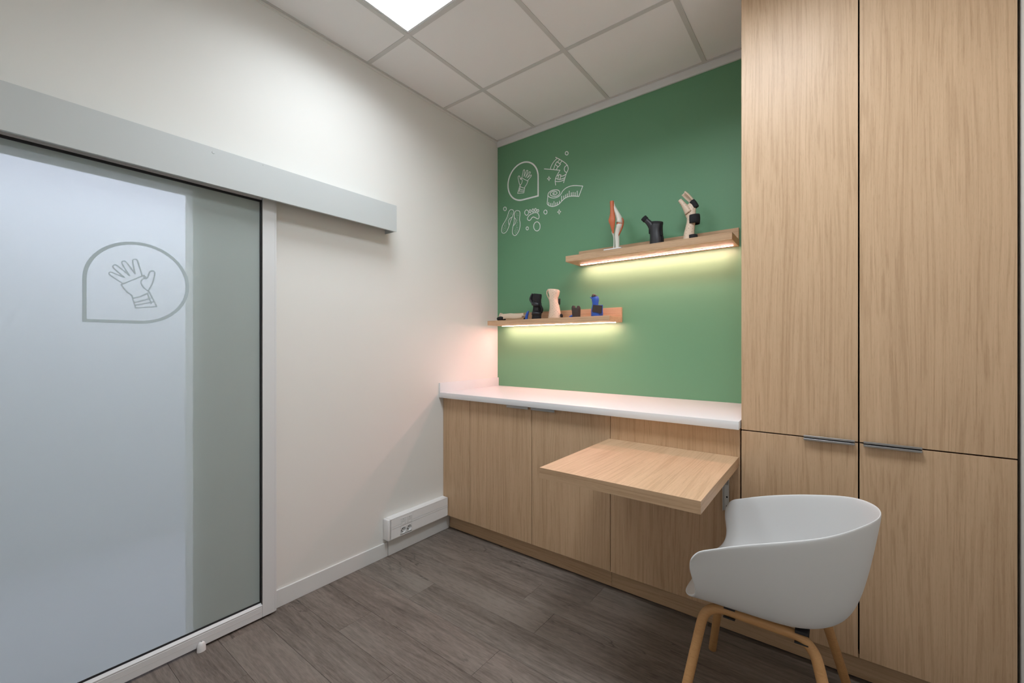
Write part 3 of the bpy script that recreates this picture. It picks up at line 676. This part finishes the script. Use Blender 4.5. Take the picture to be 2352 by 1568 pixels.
for yc in SKY:
    zc = SZ
    bm = bmesh.new()      # square face with a deep round well
    n = 32; hw = 0.0222
    def sq(t):
        c, s_ = math.cos(t), math.sin(t); k_ = hw / max(abs(c), abs(s_)); return c * k_, s_ * k_
    ang = [2 * math.pi * i / n + math.pi / 4 for i in range(n)]
    rings = [[bm.verts.new((TX - 0.0012, yc + sq(t)[0], zc + sq(t)[1])) for t in ang], [bm.verts.new((TX + 0.0010, yc + sq(t)[0], zc + sq(t)[1])) for t in ang]]
    for r, d in ((0.0200, 0.0012), (0.0192, 0.0022), (0.0183, 0.0010), (0.0178, -0.0150), (0.0150, -0.0165), (0.0004, -0.0168)):
        rings.append([bm.verts.new((TX + d, yc + r * math.cos(t), zc + r * math.sin(t))) for t in ang])
    for a, b in zip(rings[:-1], rings[1:]):
        for i in range(n): bm.faces.new((a[i], a[(i + 1) % n], b[(i + 1) % n], b[i]))
    s = finish(bm, 'power_socket', M['socket'], ct, smooth=True, angle=40)
    for dy, dz in ((-0.0065, 0.0012), (0.0065, 0.0012)):
        bm = bmesh.new(); bmesh.ops.create_cone(bm, cap_ends=True, segments=12, radius1=0.0027, radius2=0.0027, depth=0.0006, matrix=Matrix.Translation((TX - 0.0162, yc + dy, zc + dz)) @ Matrix.Rotation(math.pi / 2, 4, 'Y'))
        finish(bm, 'pin_hole', M['hole'], s)
    bm = bmesh.new(); bmesh.ops.create_cone(bm, cap_ends=True, segments=12, radius1=0.0026, radius2=0.0022, depth=0.013, matrix=Matrix.Translation((TX - 0.0100, yc - 0.001, zc - 0.0105)) @ Matrix.Rotation(math.pi / 2, 4, 'Y'))
    finish(bm, 'earth_pin', M['alu'], s)
for yc in (-0.9820, -0.9340):
    s = box('data_outlet', TX, TX + 0.0014, yc - 0.0205, yc + 0.0205, 0.1700, 0.2180, M['socket'], ct, 0.0006)
    box('shutter', TX + 0.0015, TX + 0.0024, yc - 0.0090, yc + 0.0090, 0.1765, 0.1885, M['plastic'], s, 0.0006)
    box('port', TX + 0.0014, TX + 0.0018, yc - 0.0085, yc + 0.0085, 0.1892, 0.1915, M['grid'], s)
    box('label_strip', TX + 0.0014, TX + 0.0022, yc - 0.0185, yc + 0.0185, 0.2000, 0.2020, M['trim'], s)
    bm = bmesh.new(); bmesh.ops.create_cone(bm, cap_ends=True, segments=10, radius1=0.0018, radius2=0.0018, depth=0.0008, matrix=Matrix.Translation((TX + 0.0018, yc, 0.2085)) @ Matrix.Rotation(math.pi / 2, 4, 'Y'))
    finish(bm, 'indicator', M['hole'], s)

# ------------------------------------------------------------------ wall shelves with light strips
def shelf(x0, x1, y0, z0, z1, zb, label):
    t = thing('wall_shelf', ((x0 + x1) / 2, 0.0, z0), label, 'shelf', 'oak wall shelves with light strips')
    b = box('shelf_board', x0, x1, y0, -0.0205, z0, z1, M['oak_x'], t, 0.0006)
    box('back_board', x0 - 0.001, x1 + 0.001, -0.0200, -0.0005, z0, zb, M['oak_x'], t, 0.0006)
    yl = -0.060
    box('light_channel', x0 + 0.035, x1 - 0.020, yl - 0.0080, yl + 0.0080, z0 - 0.0022, z0 - 0.0001, M['trim'], t)
    bm = bmesh.new()
    bbox(bm, x0 + 0.036, x1 - 0.021, yl - 0.0052, yl + 0.0052, z0 - 0.0034, z0 - 0.0023)
    d = finish(bm, 'light_strip', M['led'], t)
    tag(d, 'glowing warm white light strip')
    return t
shelf(0.7510, 1.7465, -0.2050, 1.8350, 1.8735, 1.9370, 'upper oak wall shelf with a glowing light strip beside the tall cabinet')
shelf(0.0640, 1.0595, -0.2000, 1.4335, 1.4680, 1.5315, 'lower oak wall shelf with a glowing light strip near the white wall')

# ------------------------------------------------------------------ white decals on the green wall
def wall3(a, b, d): return Vector((a, -0.0003 - d, b))
def decal(name, strokes, w, label, closed=False, dots=(), loops=(), dot_r=0.0022, group='white line-drawing decals on the green wall'):
    bm = bmesh.new()
    for i, s in enumerate(strokes): stroke(bm, s, w, wall3, 0.0006 + 0.00004 * i, smooth=len(s) > 2)
    for i, s in enumerate(loops): stroke(bm, s, w, wall3, 0.0014 + 0.0001 * i, closed=True)
    for a, b in dots: disc(bm, a, b, dot_r, wall3)
    xs = [v.co.x for v in bm.verts]; zs = [v.co.z for v in bm.verts]
    o = finish(bm, name, M['vinyl'], loc=((min(xs) + max(xs)) / 2, 0, min(zs)))
    return tag(o, label, 'wall decal', group)
WX0, WZ0, WD = 0.1066, 2.4080, 0.2880
bd = thing('badge_decal', (WX0 + WD / 2, 0, WZ0), 'white rounded badge decal with a braced hand on the green wall', 'wall decal', 'white line-drawing decals on the green wall')
bm = bmesh.new(); stroke(bm, badge_path(WX0, WZ0, WD, flip=True), 0.0112, wall3, closed=True, smooth=False)
finish(bm, 'badge_outline', M['vinyl'], bd)
bm = bmesh.new()
k = WD / BD
for i, h in enumerate(HAND):
    hh = [(WX0 + WD - (a - BY0) * k, WZ0 + (b - BZ0) * k) for a, b in h]
    stroke(bm, hh, 0.0044, wall3, 0.0006 + 0.00012 * (i % 7), smooth=len(h) > 3 and h is not HAND[8])
finish(bm, 'hand_outline', M['vinyl'], bd)
LW = 0.0052
decal('knee_brace_decal', KNEE, LW, 'white decal of a bent knee in a strapped brace')
decal('tape_measure_decal', TAPE, LW, 'white decal of a rolled tape measure')
decal('insole_decal', [INSOLE_A[1]], 0.0045, 'white decal of a tilted shoe insole, left of the pair', loops=[INSOLE_A[0]], dots=DOTS_A)
decal('insole_decal', [INSOLE_B[1]], 0.0045, 'white decal of an upright shoe insole, right of the pair', loops=[INSOLE_B[0]], dots=DOTS_B)
decal('footprint_decal', [], LW, 'white decal of a bare footprint with five toes', loops=FOOT)
for r, lab in zip(RINGS, ('white ring decal above the knee brace drawing', 'white ring decal above the insoles, beside the white wall',
                          'white ring decal under the tape measure, right of the footprint', 'white ring decal between the insole and the heel of the footprint')):
    decal('ring_decal', [], LW, lab, loops=[r])
for r, lab in zip(STARS, ('white sparkle decal beside the knee brace drawing', 'white sparkle decal under the tape measure')):
    bm = bmesh.new(); stroke(bm, r, 0.0040, wall3, closed=True, smooth=False)
    xs = [v.co.x for v in bm.verts]; zs = [v.co.z for v in bm.verts]
    o = finish(bm, 'sparkle_decal', M['vinyl'], loc=((min(xs) + max(xs)) / 2, 0, min(zs)))
    tag(o, lab, 'wall decal', 'white line-drawing decals on the green wall')

# ------------------------------------------------------------------ knee joint model on the upper shelf
SU = 1.8735      # top of the upper shelf
SL = 1.4680      # top of the lower shelf
ky = -0.150
kn = thing('knee_model', (1.085, ky, SU), 'anatomical knee joint model with white bones and orange muscle on a white base', 'anatomy model')
box('base_plate', 1.0240, 1.1370, -0.2070, -0.0900, SU + 0.0002, SU + 0.0070, M['worktop'], kn, 0.0010)
swept('tibia', [(1.0915, ky, SU + 0.0070, .0122, .0122), (1.0900, ky, 1.932, .0135, .013), (1.0885, ky, 1.968, .0160, .015), (1.0965, ky, 2.004, .0185, .019), (1.1045, ky, 2.024, .0205, .024), (1.1050, ky, 2.034, .0195, .023), (1.1050, ky, 2.036, .012, .015)], M['bone'], kn)
swept('fibula', [(1.0615, ky + .012, SU + 0.0070, .0048, .0048), (1.0640, ky + .012, 1.937, .0042, .0042), (1.0610, ky + .012, 1.972, .0045, .0045), (1.0545, ky + .012, 1.996, .0070, .0065), (1.0530, ky + .012, 2.006, .0052, .005)], M['bone'], kn, n=12)
swept('femur', [(1.1045, ky, 2.0420, .0120, .014), (1.1060, ky, 2.0460, .0190, .024), (1.1060, ky, 2.0620, .0190, .025), (1.0960, ky, 2.0900, .0165, .018), (1.0800, ky, 2.1250, .0130, .013), (1.0650, ky, 2.1550, .0118, .0118), (1.0580, ky, 2.1800, .0112, .0112)], M['bone'], kn)
swept('thigh_muscle', [(1.0565, ky - .006, 2.1870, .0128, .0125), (1.0600, ky - .009, 2.1500, .0128, .0135), (1.0630, ky - .014, 2.1150, .0135, .0130), (1.0660, ky - .022, 2.0820, .0195, .0120), (1.0660, ky - .026, 2.0640, .0228, .0125), (1.0690, ky - .025, 2.0380, .0165, .0110), (1.0690, ky - .020, 2.0080, .0098, .0080), (1.0700, ky - .014, 1.9830, .0050, .0040)], M['muscle'], kn)
swept('meniscus', [(1.1030, ky, 2.0362, .0185, .022), (1.1030, ky, 2.0420, .0185, .022)], M['muscle'], kn, sub=1)
swept('ligament', [(1.1235, ky - .004, 2.0710, .0025, .008), (1.1300, ky - .004, 2.0590, .0032, .009), (1.1285, ky - .004, 2.0280, .0032, .009), (1.1200, ky - .006, 2.0020, .0032, .008), (1.1040, ky - .010, 1.9660, .0025, .005)], M['muscle'], kn, n=10)
swept('ligament', [(1.0520, ky + .012, 2.0480, .0030, .006), (1.0500, ky + .014, 2.0250, .0028, .006), (1.0510, ky + .013, 2.0040, .0030, .005)], M['muscle'], kn, n=10)

# ------------------------------------------------------------------ black thumb orthosis, upper shelf
oy = -0.120
ob = thing('thumb_orthosis', (1.324, oy, SU), 'glossy black wrist and thumb orthosis standing on the upper shelf', 'orthosis')
swept('sleeve', [(1.3250, oy, SU + 0.0004, .0395, .034), (1.3240, oy, 1.920, .0375, .033), (1.3210, oy, 1.955, .0350, .031), (1.3205, oy, 1.985, .0370, .030), (1.3255, oy, 2.003, .0370, .029), (1.3270, oy, 2.014, .0350, .027)], M['black_leather'], ob, n=24)
swept('thumb_sleeve', [(1.3120, oy, 1.965, .0260, .022), (1.2980, oy - .006, 1.997, .0215, .020), (1.2800, oy - .012, 2.022, .0165, .0165), (1.2640, oy - .016, 2.040, .0148, .0148)], M['black_leather'], ob, n=20)
swept('thumb_strap', [(1.2670, oy - .015, 2.0360, .0180, .0180), (1.2530, oy - .019, 2.0530, .0185, .0185)], M['black'], ob, n=20, sub=1)
swept('top_strap', [(1.3250, oy, 2.0040, .0385, .0300), (1.3270, oy, 2.0180, .0365, .0285)], M['black'], ob, n=24, sub=1)
swept('strap', [(1.3580, oy - .004, 1.9300, .0060, .018), (1.3570, oy - .004, 1.9850, .0035, .016), (1.3600, oy - .004, 2.0060, .0030, .014)], M['black'], ob, n=12)
swept('strap', [(1.3620, oy - .002, SU + .001, .0035, .015), (1.3630, oy - .002, 1.9150, .0040, .015), (1.3590, oy - .002, 1.9380, .0030, .013)], M['black'], ob, n=12)
box('buckle', 1.2820, 1.2870, oy - .014, oy + .010, 1.9530, 1.9860, M['black'], ob, 0.0012)

# ------------------------------------------------------------------ beige hand splint with black straps, upper shelf
hy = -0.120
hs = thing('hand_splint', (1.515, hy, SU), 'tall beige perforated hand splint with thumb and finger gutters and black straps', 'splint')
swept('forearm_gutter', [(1.5130, hy, SU + 0.0004, .0330, .026), (1.5120, hy, 1.915, .0290, .024), (1.5180, hy, 1.955, .0250, .023), (1.5230, hy, 1.985, .0235, .022), (1.5240, hy, 2.010, .0250, .022), (1.5190, hy, 2.040, .0300, .022), (1.5200, hy, 2.062, .0300, .020), (1.5310, hy, 2.082, .0190, .015)], M['beige'], hs, 105, 345, 22, thick=0.003)
swept('thumb_gutter', [(1.5120, hy - .012, 2.0350, .0210, .016), (1.4960, hy - .018, 2.0670, .0150, .015), (1.4820, hy - .022, 2.0900, .0115, .012), (1.4665, hy - .025, 2.1130, .0095, .010)], M['beige'], hs, 120, 420, 18, thick=0.003)
swept('finger_gutter', [(1.5400, hy, 2.0700, .0150, .012), (1.5240, hy - .004, 2.1020, .0130, .010), (1.5020, hy - .010, 2.1310, .0150, .010), (1.4840, hy - .016, 2.1520, .0130, .009)], M['beige_plain'], hs, -60, 200, 16, thick=0.003)
swept('wrist_strap', [(1.5370, hy, 1.9700, .0300, .0290), (1.5380, hy, 1.9980, .0310, .0295), (1.5370, hy, 2.0190, .0300, .0290)], M['black'], hs, n=28, sub=2, caps=False, thick=0.0018)
swept('finger_strap', [(1.5490, hy, 2.0620, .0160, .0190), (1.5370, hy - .002, 2.0850, .0170, .0190), (1.5270, hy - .004, 2.1010, .0150, .0180)], M['black'], hs, n=24, sub=2, thick=0.0)
swept('lower_strap', [(1.5330, hy - .006, SU + .0004, .0250, .026), (1.5330, hy - .006, 1.9060, .0235, .026)], M['black'], hs, n=24, sub=1, caps=False, thick=0.0018)

# ------------------------------------------------------------------ lower shelf: lying splint, finger sleeve, braces
ly = -0.110
lsp = thing('lying_splint', (0.225, ly, SL), 'beige splint lying on the lower shelf beside the white wall', 'splint')
swept('gutter', [(0.1280, ly, SL + .024, .0210, .030), (0.1700, ly, SL + .024, .0190, .030), (0.2100, ly, SL + .026, .0190, .030), (0.2550, ly, SL + .022, .0200, .030), (0.3000, ly, SL + .022, .0200, .028), (0.3360, ly, SL + .026, .0200, .026)], M['beige_plain'], lsp, 20, 200, 18, side=(0, 1, 0), thick=0.003)
swept('cuff', [(0.1120, ly + .010, SL + .020, .016, .020), (0.1160, ly + .010, SL + .045, .013, .018), (0.1220, ly + .010, SL + .060, .010, .014)], M['beige_plain'], lsp, 90, 330, 14, thick=0.003)
swept('thumb_gutter', [(0.3050, ly, SL + .030, .010, .014), (0.3330, ly - .004, SL + .036, .013, .015), (0.3480, ly - .004, SL + .042, .013, .012)], M['beige_plain'], lsp, 0, 250, 14, side=(0, 0, 1), thick=0.003)
swept('strap', [(0.1110, ly - .010, SL + .0165, .026, .0155), (0.1350, ly - .010, SL + .0190, .028, .0180), (0.1590, ly - .010, SL + .0160, .026, .0150)], M['black'], lsp, n=20, side=(0, 1, 0), sub=3)

fs = thing('finger_sleeve', (0.372, -0.115, SL), 'small blue finger sleeve leaning on the lower shelf', 'finger splint')
swept('sleeve', [(0.3690, -0.117, SL + .0004, .0095, .0095), (0.3700, -0.117, SL + .022, .0105, .0105), (0.3770, -0.115, SL + .050, .0095, .0095), (0.3850, -0.112, SL + .066, .0050, .0050)], M['blue'], fs, n=18)
box('strap', 0.3470, 0.3590, -0.1250, -0.1050, SL + .0004, SL + .0180, M['black'], fs, 0.003, 2)

by = -0.115
bb = thing('wrist_brace', (0.457, by, SL), 'black fabric wrist brace with loose straps on the lower shelf', 'wrist brace')
swept('cuff', [(0.4570, by, SL + .0004, .0380, .028), (0.4600, by, 1.525, .0340, .026), (0.4620, by, 1.560, .0300, .025), (0.4610, by, 1.590, .0330, .026), (0.4580, by, 1.615, .0370, .026), (0.4640, by, 1.640, .0360, .024), (0.4660, by, 1.6530, .0320, .021)], M['black'], bb, n=26)
swept('thumb_loop', [(0.4300, by - .006, 1.6560, .0060, .012), (0.4200, by - .010, 1.6360, .0080, .013), (0.4130, by - .010, 1.6160, .0095, .013), (0.4200, by - .008, 1.5990, .0080, .014), (0.4320, by - .006, 1.5760, .0060, .012)], M['black_leather'], bb, n=12)
swept('wrap_strap', [(0.4560, by - .002, 1.5640, .0360, .0300), (0.4640, by - .002, 1.5920, .0350, .0300)], M['black_leather'], bb, n=26, sub=1, caps=False, thick=0.002)
swept('loose_strap', [(0.4900, by - .012, 1.5880, .0030, .014), (0.5060, by - .016, 1.5620, .0035, .015), (0.5160, by - .016, 1.5360, .0040, .015), (0.5080, by - .014, 1.5120, .0035, .013)], M['black'], bb, n=10)
swept('lower_strap', [(0.4580, by, 1.5000, .0385, .0295), (0.4600, by, 1.5240, .0360, .0290)], M['black_leather'], bb, n=26, sub=1, caps=False, thick=0.002)
box('hook_patch', 0.4680, 0.4920, by - .0310, by - .0270, 1.5280, 1.5520, M['rubber'], bb, 0.001)

wy = -0.120
ws = thing('wrist_splint', (0.608, wy, SL), 'tall beige perforated wrist splint with a thumb hole on the lower shelf', 'splint')
def hole(u, k): return ((u - 0.755) / 0.150) ** 2 + ((k - 0.265 - (0.88 - u) * 0.22) / 0.085) ** 2 < 1.0
swept('gutter', [(0.6080, wy + .010, SL + .0004, .0490, .034), (0.6085, wy + .010, 1.510, .0430, .032), (0.6070, wy + .010, 1.550, .0360, .030), (0.6030, wy + .010, 1.580, .0330, .028), (0.5990, wy + .010, 1.608, .0350, .028), (0.5960, wy + .010, 1.636, .0470, .030), (0.5950, wy + .010, 1.660, .0510, .030), (0.5960, wy + .012, 1.672, .0450, .026)], M['beige'], ws, 172, 368, 40, sub=5, thick=0.003, skip=hole)
swept('strap', [(0.6050, wy + .020, 1.5680, .0370, .028), (0.6050, wy + .020, 1.6080, .0390, .030)], M['black'], ws, -25, 205, 20, sub=2, thick=0.002)
swept('strap', [(0.6090, wy + .020, 1.4780, .0560, .028), (0.6090, wy + .020, 1.4960, .0560, .028)], M['black'], ws, -20, 200, 20, sub=2, thick=0.002)
swept('strap_end', [(0.6640, wy + .006, 1.4770, .0050, .008), (0.6640, wy + .006, 1.4900, .0085, .010), (0.6630, wy + .006, 1.5000, .0050, .008)], M['black'], ws, n=12)

ny = -0.120
nb = thing('finger_orthosis', (0.784, ny, SL), 'small dark brown finger orthosis with a notched top on the lower shelf', 'orthosis')
swept('pouch', [(0.7850, ny, SL + .0004, .0290, .020), (0.7840, ny, 1.500, .0310, .021), (0.7840, ny, 1.525, .0320, .020), (0.7835, ny, 1.5330, .0315, .019)], M['brown'], nb, n=24)
swept('lobe', [(0.7660, ny - .002, 1.5150, .0130, .016), (0.7650, ny - .002, 1.5380, .0135, .015), (0.7665, ny - .002, 1.5500, .0085, .011)], M['brown'], nb, n=16)
swept('lobe', [(0.8020, ny - .002, 1.5150, .0130, .016), (0.8020, ny - .002, 1.5340, .0130, .015), (0.7990, ny - .002, 1.5460, .0075, .010)], M['brown'], nb, n=16)
swept('tab', [(0.7360, ny - .004, SL + .0060, .010, .0058), (0.7500, ny - .004, SL + .0110, .012, .0085), (0.7620, ny - .002, SL + .0160, .010, .0070)], M['blue'], nb, n=14, side=(0, 1, 0))

uy = -0.120
ub = thing('thumb_splint', (0.935, uy, SL), 'blue moulded thumb splint with a brown strap pad on the lower shelf', 'splint')
swept('moulded_body', [(0.9400, uy, SL + .0004, .0370, .024), (0.9360, uy, 1.490, .0430, .025), (0.9260, uy, 1.512, .0310, .023), (0.9240, uy, 1.535, .0210, .020), (0.9255, uy, 1.558, .0205, .019), (0.9250, uy, 1.582, .0250, .020), (0.9230, uy, 1.598, .0230, .017)], M['blue'], ub, n=24)
swept('lining', [(0.9130, uy - .004, 1.5960, .0150, .014), (0.9160, uy, 1.6080, .0140, .014), (0.9200, uy + .004, 1.6140, .0060, .006)], M['brown'], ub, n=16)
swept('collar', [(0.9240, uy + .002, 1.5960, .0250, .019), (0.9330, uy + .002, 1.6040, .0160, .014)], M['black'], ub, n=20, sub=1)
swept('lug', [(0.9050, uy - .008, 1.5920, .0060, .006), (0.8940, uy - .012, 1.5980, .0030, .003)], M['blue'], ub, n=10, sub=1)
bm = bmesh.new()
v = []
for dy in (-0.030, -0.022):
    v.append([bm.verts.new((x, uy + dy, z)) for x, z in ((0.9150, 1.5010), (0.9235, 1.5450), (0.9850, 1.5370), (0.9800, 1.4870))])
bm.faces.new(v[0]); bm.faces.new(list(reversed(v[1])))
for i in range(4): bm.faces.new((v[0][i], v[0][(i + 1) % 4], v[1][(i + 1) % 4], v[1][i]))
bmesh.ops.bevel(bm, geom=list(bm.edges), offset=0.0015, segments=2, affect='EDGES')
finish(bm, 'strap_pad', M['brown'], ub)
box('pad_backing', 0.9240, 0.9860, uy - .0218, uy - .0150, 1.4880, 1.5420, M['blue'], ub, 0.001)

# ------------------------------------------------------------------ chair
CXc, CYc = 2.030, -1.000
ch = thing('tub_chair', (CXc, CYc, 0.0), 'light grey plastic tub chair with bent wooden legs beside the fold-down table', 'chair')
def lerp_tab(tab, x):
    if x <= tab[0][0]: return tab[0][1]
    for (a, b), (c, d) in zip(tab[:-1], tab[1:]):
        if x <= c: return b + (d - b) * (x - a) / (c - a)
    return tab[-1][1]
RIM = [(-.205, .281, .622), (-.197, .279, .640), (-.185, .276, .652), (-.165, .272, .660), (-.120, .266, .679), (-.075, .259, .696), (-.030, .253, .711), (.010, .246, .723), (.050, .237, .735),
       (.090, .224, .746), (.120, .211, .755), (.145, .196, .763), (.175, .172, .773), (.205, .138, .783), (.232, .095, .789), (.249, .050, .792), (.256, .0, .793)]
XFR = [(0.0, -.274), (0.30, -.268), (0.40, -.250), (0.50, -.222), (0.60, -.207), (0.70, -.207), (0.82, -.217), (0.92, -.219), (1.0, -.205)]
xs_, wp_, ap_, zs_ = 0.005, 0.160, 0.140, 0.452
TT = [0, .12, .24, .34, .42, .49, .56, .64, .72, .80, .88, .95, 1.0]
def shell_point(i, sgn, t):
    rx, ry, rz = RIM[i]
    g = max(0.0, min(1.0, (rx - RIM[0][0]) / (xs_ - RIM[0][0])))
    Rm = Vector((rx, ry))
    if rx <= xs_:
        Pn = Vector((rx, wp_)); Ct = Vector((rx, 0)); k1, k2 = .78, .84
    else:
        ph = math.atan2((rx - xs_) / .251, ry / .247)
        Pn = Vector((xs_ + ap_ * math.sin(ph), wp_ * math.cos(ph))); Ct = Vector((xs_, 0))
        k1, k2 = .78 - .26 * math.sin(ph), .84 - .14 * math.sin(ph)
    if t <= 0.34:
        q = t / 0.34
        p = Ct.lerp(Pn, q); z = zs_ - 0.010 + 0.010 * q ** 3
    else:
        q = (t - 0.34) / 0.66
        d = Rm - Pn
        P0 = Vector((Pn.x, Pn.y, zs_))
        P1 = Vector((Pn.x + d.x * k1, Pn.y + d.y * k1, zs_ + 0.002)); P2 = Vector((Pn.x + d.x * k2, Pn.y + d.y * k2, zs_ + 0.12)); P3 = Vector((Rm.x, Rm.y, rz))
        v = P0 * (1 - q) ** 3 + P1 * 3 * q * (1 - q) ** 2 + P2 * 3 * q * q * (1 - q) + P3 * q ** 3
        p = Vector((v.x, v.y)); z = v.z
    x = p.x
    if rx <= xs_:
        x += (lerp_tab(XFR, t) - XFR[-1][1]) * (1 - g) ** 3
        if t < 0.5: z -= 0.020 * math.exp(-g / 0.07) * (1 - t / 0.5)
    return Vector((CXc + x, CYc + sgn * p.y, z))
bm = bmesh.new()
cols = []
n_ = len(RIM)
for i, s_ in [(i, -1) for i in range(n_ - 1)] + [(n_ - 1, 1)] + [(i, 1) for i in range(n_ - 2, -1, -1)]:
    cols.append([bm.verts.new(shell_point(i, s_, t)) for t in TT])
for a, b in zip(cols[:-1], cols[1:]):
    for i in range(len(TT) - 1): bm.faces.new((a[i], b[i], b[i + 1], a[i + 1]))
bmesh.ops.remove_doubles(bm, verts=bm.verts, dist=0.0004)
sh = finish(bm, 'seat_shell', M['shell'], ch, smooth=True, angle=180)
m = sh.modifiers.new('solid', 'SOLIDIFY'); m.thickness = 0.007; m.offset = -1
m = sh.modifiers.new('sub', 'SUBSURF'); m.levels = 2; m.render_levels = 2
def leg_frame(s):
    yr, yf, zr = CYc + s * 0.150, CYc + s * 0.278, 0.4275
    xf, xb = CXc - 0.268, CXc + 0.195
    r = 0.0150
    F0 = Vector((xf, yf, 0.004)); A = Vector((CXc - 0.198, yr, zr)); B = Vector((CXc + 0.092, yr, zr)); F1 = Vector((xb, yf, 0.004))
    pts = [F0, F0.lerp(A, 0.45), F0.lerp(A, 0.82)]
    a0, a1 = F0.lerp(A, 0.86), A.lerp(B, 0.20)
    pts += [a0 * (1 - t) ** 2 + A * 2 * t * (1 - t) + a1 * t * t for t in (0.15, .3, .5, .7, .85)]
    pts += [A.lerp(B, .25), A.lerp(B, .5), A.lerp(B, .75)]
    b0, b1 = A.lerp(B, 0.80), F1.lerp(B, 0.86)
    pts += [b0 * (1 - t) ** 2 + B * 2 * t * (1 - t) + b1 * t * t for t in (0.15, .3, .5, .7, .85)]
    pts += [F1.lerp(B, .82), F1.lerp(B, .45), F1]
    path = [(p.x, p.y, p.z, r, r) for p in pts]
    o = swept('leg_frame', path, M['beech_y'], ch, n=16, side=(0, 1, 0), sub=2)
    for F in (F0, F1):
        bm = bmesh.new(); bmesh.ops.create_cone(bm, cap_ends=True, segments=16, radius1=0.013, radius2=0.0145, depth=0.004, matrix=Matrix.Translation((F.x, F.y, 0.0022)))
        finish(bm, 'glide', M['rubber'], o)
    return o
leg_frame(-1); leg_frame(1)
for xc in (CXc - 0.125, CXc + 0.065):
    b = box('mount_bracket', xc - 0.017, xc + 0.017, CYc - 0.170, CYc + 0.170, 0.4130, 0.4170, M['rubber'], ch, 0.0008)
    for s in (-1, 1):
        box('spacer', xc - 0.016, xc + 0.016, CYc + s * 0.150 - 0.013, CYc + s * 0.150 + 0.013, 0.4390, 0.4480, M['rubber'], b)
        bm = bmesh.new(); bmesh.ops.create_cone(bm, cap_ends=True, segments=12, radius1=0.0045, radius2=0.0060, depth=0.004, matrix=Matrix.Translation((xc, CYc + s * 0.155, 0.4110)))
        finish(bm, 'bolt', M['steel'], b)
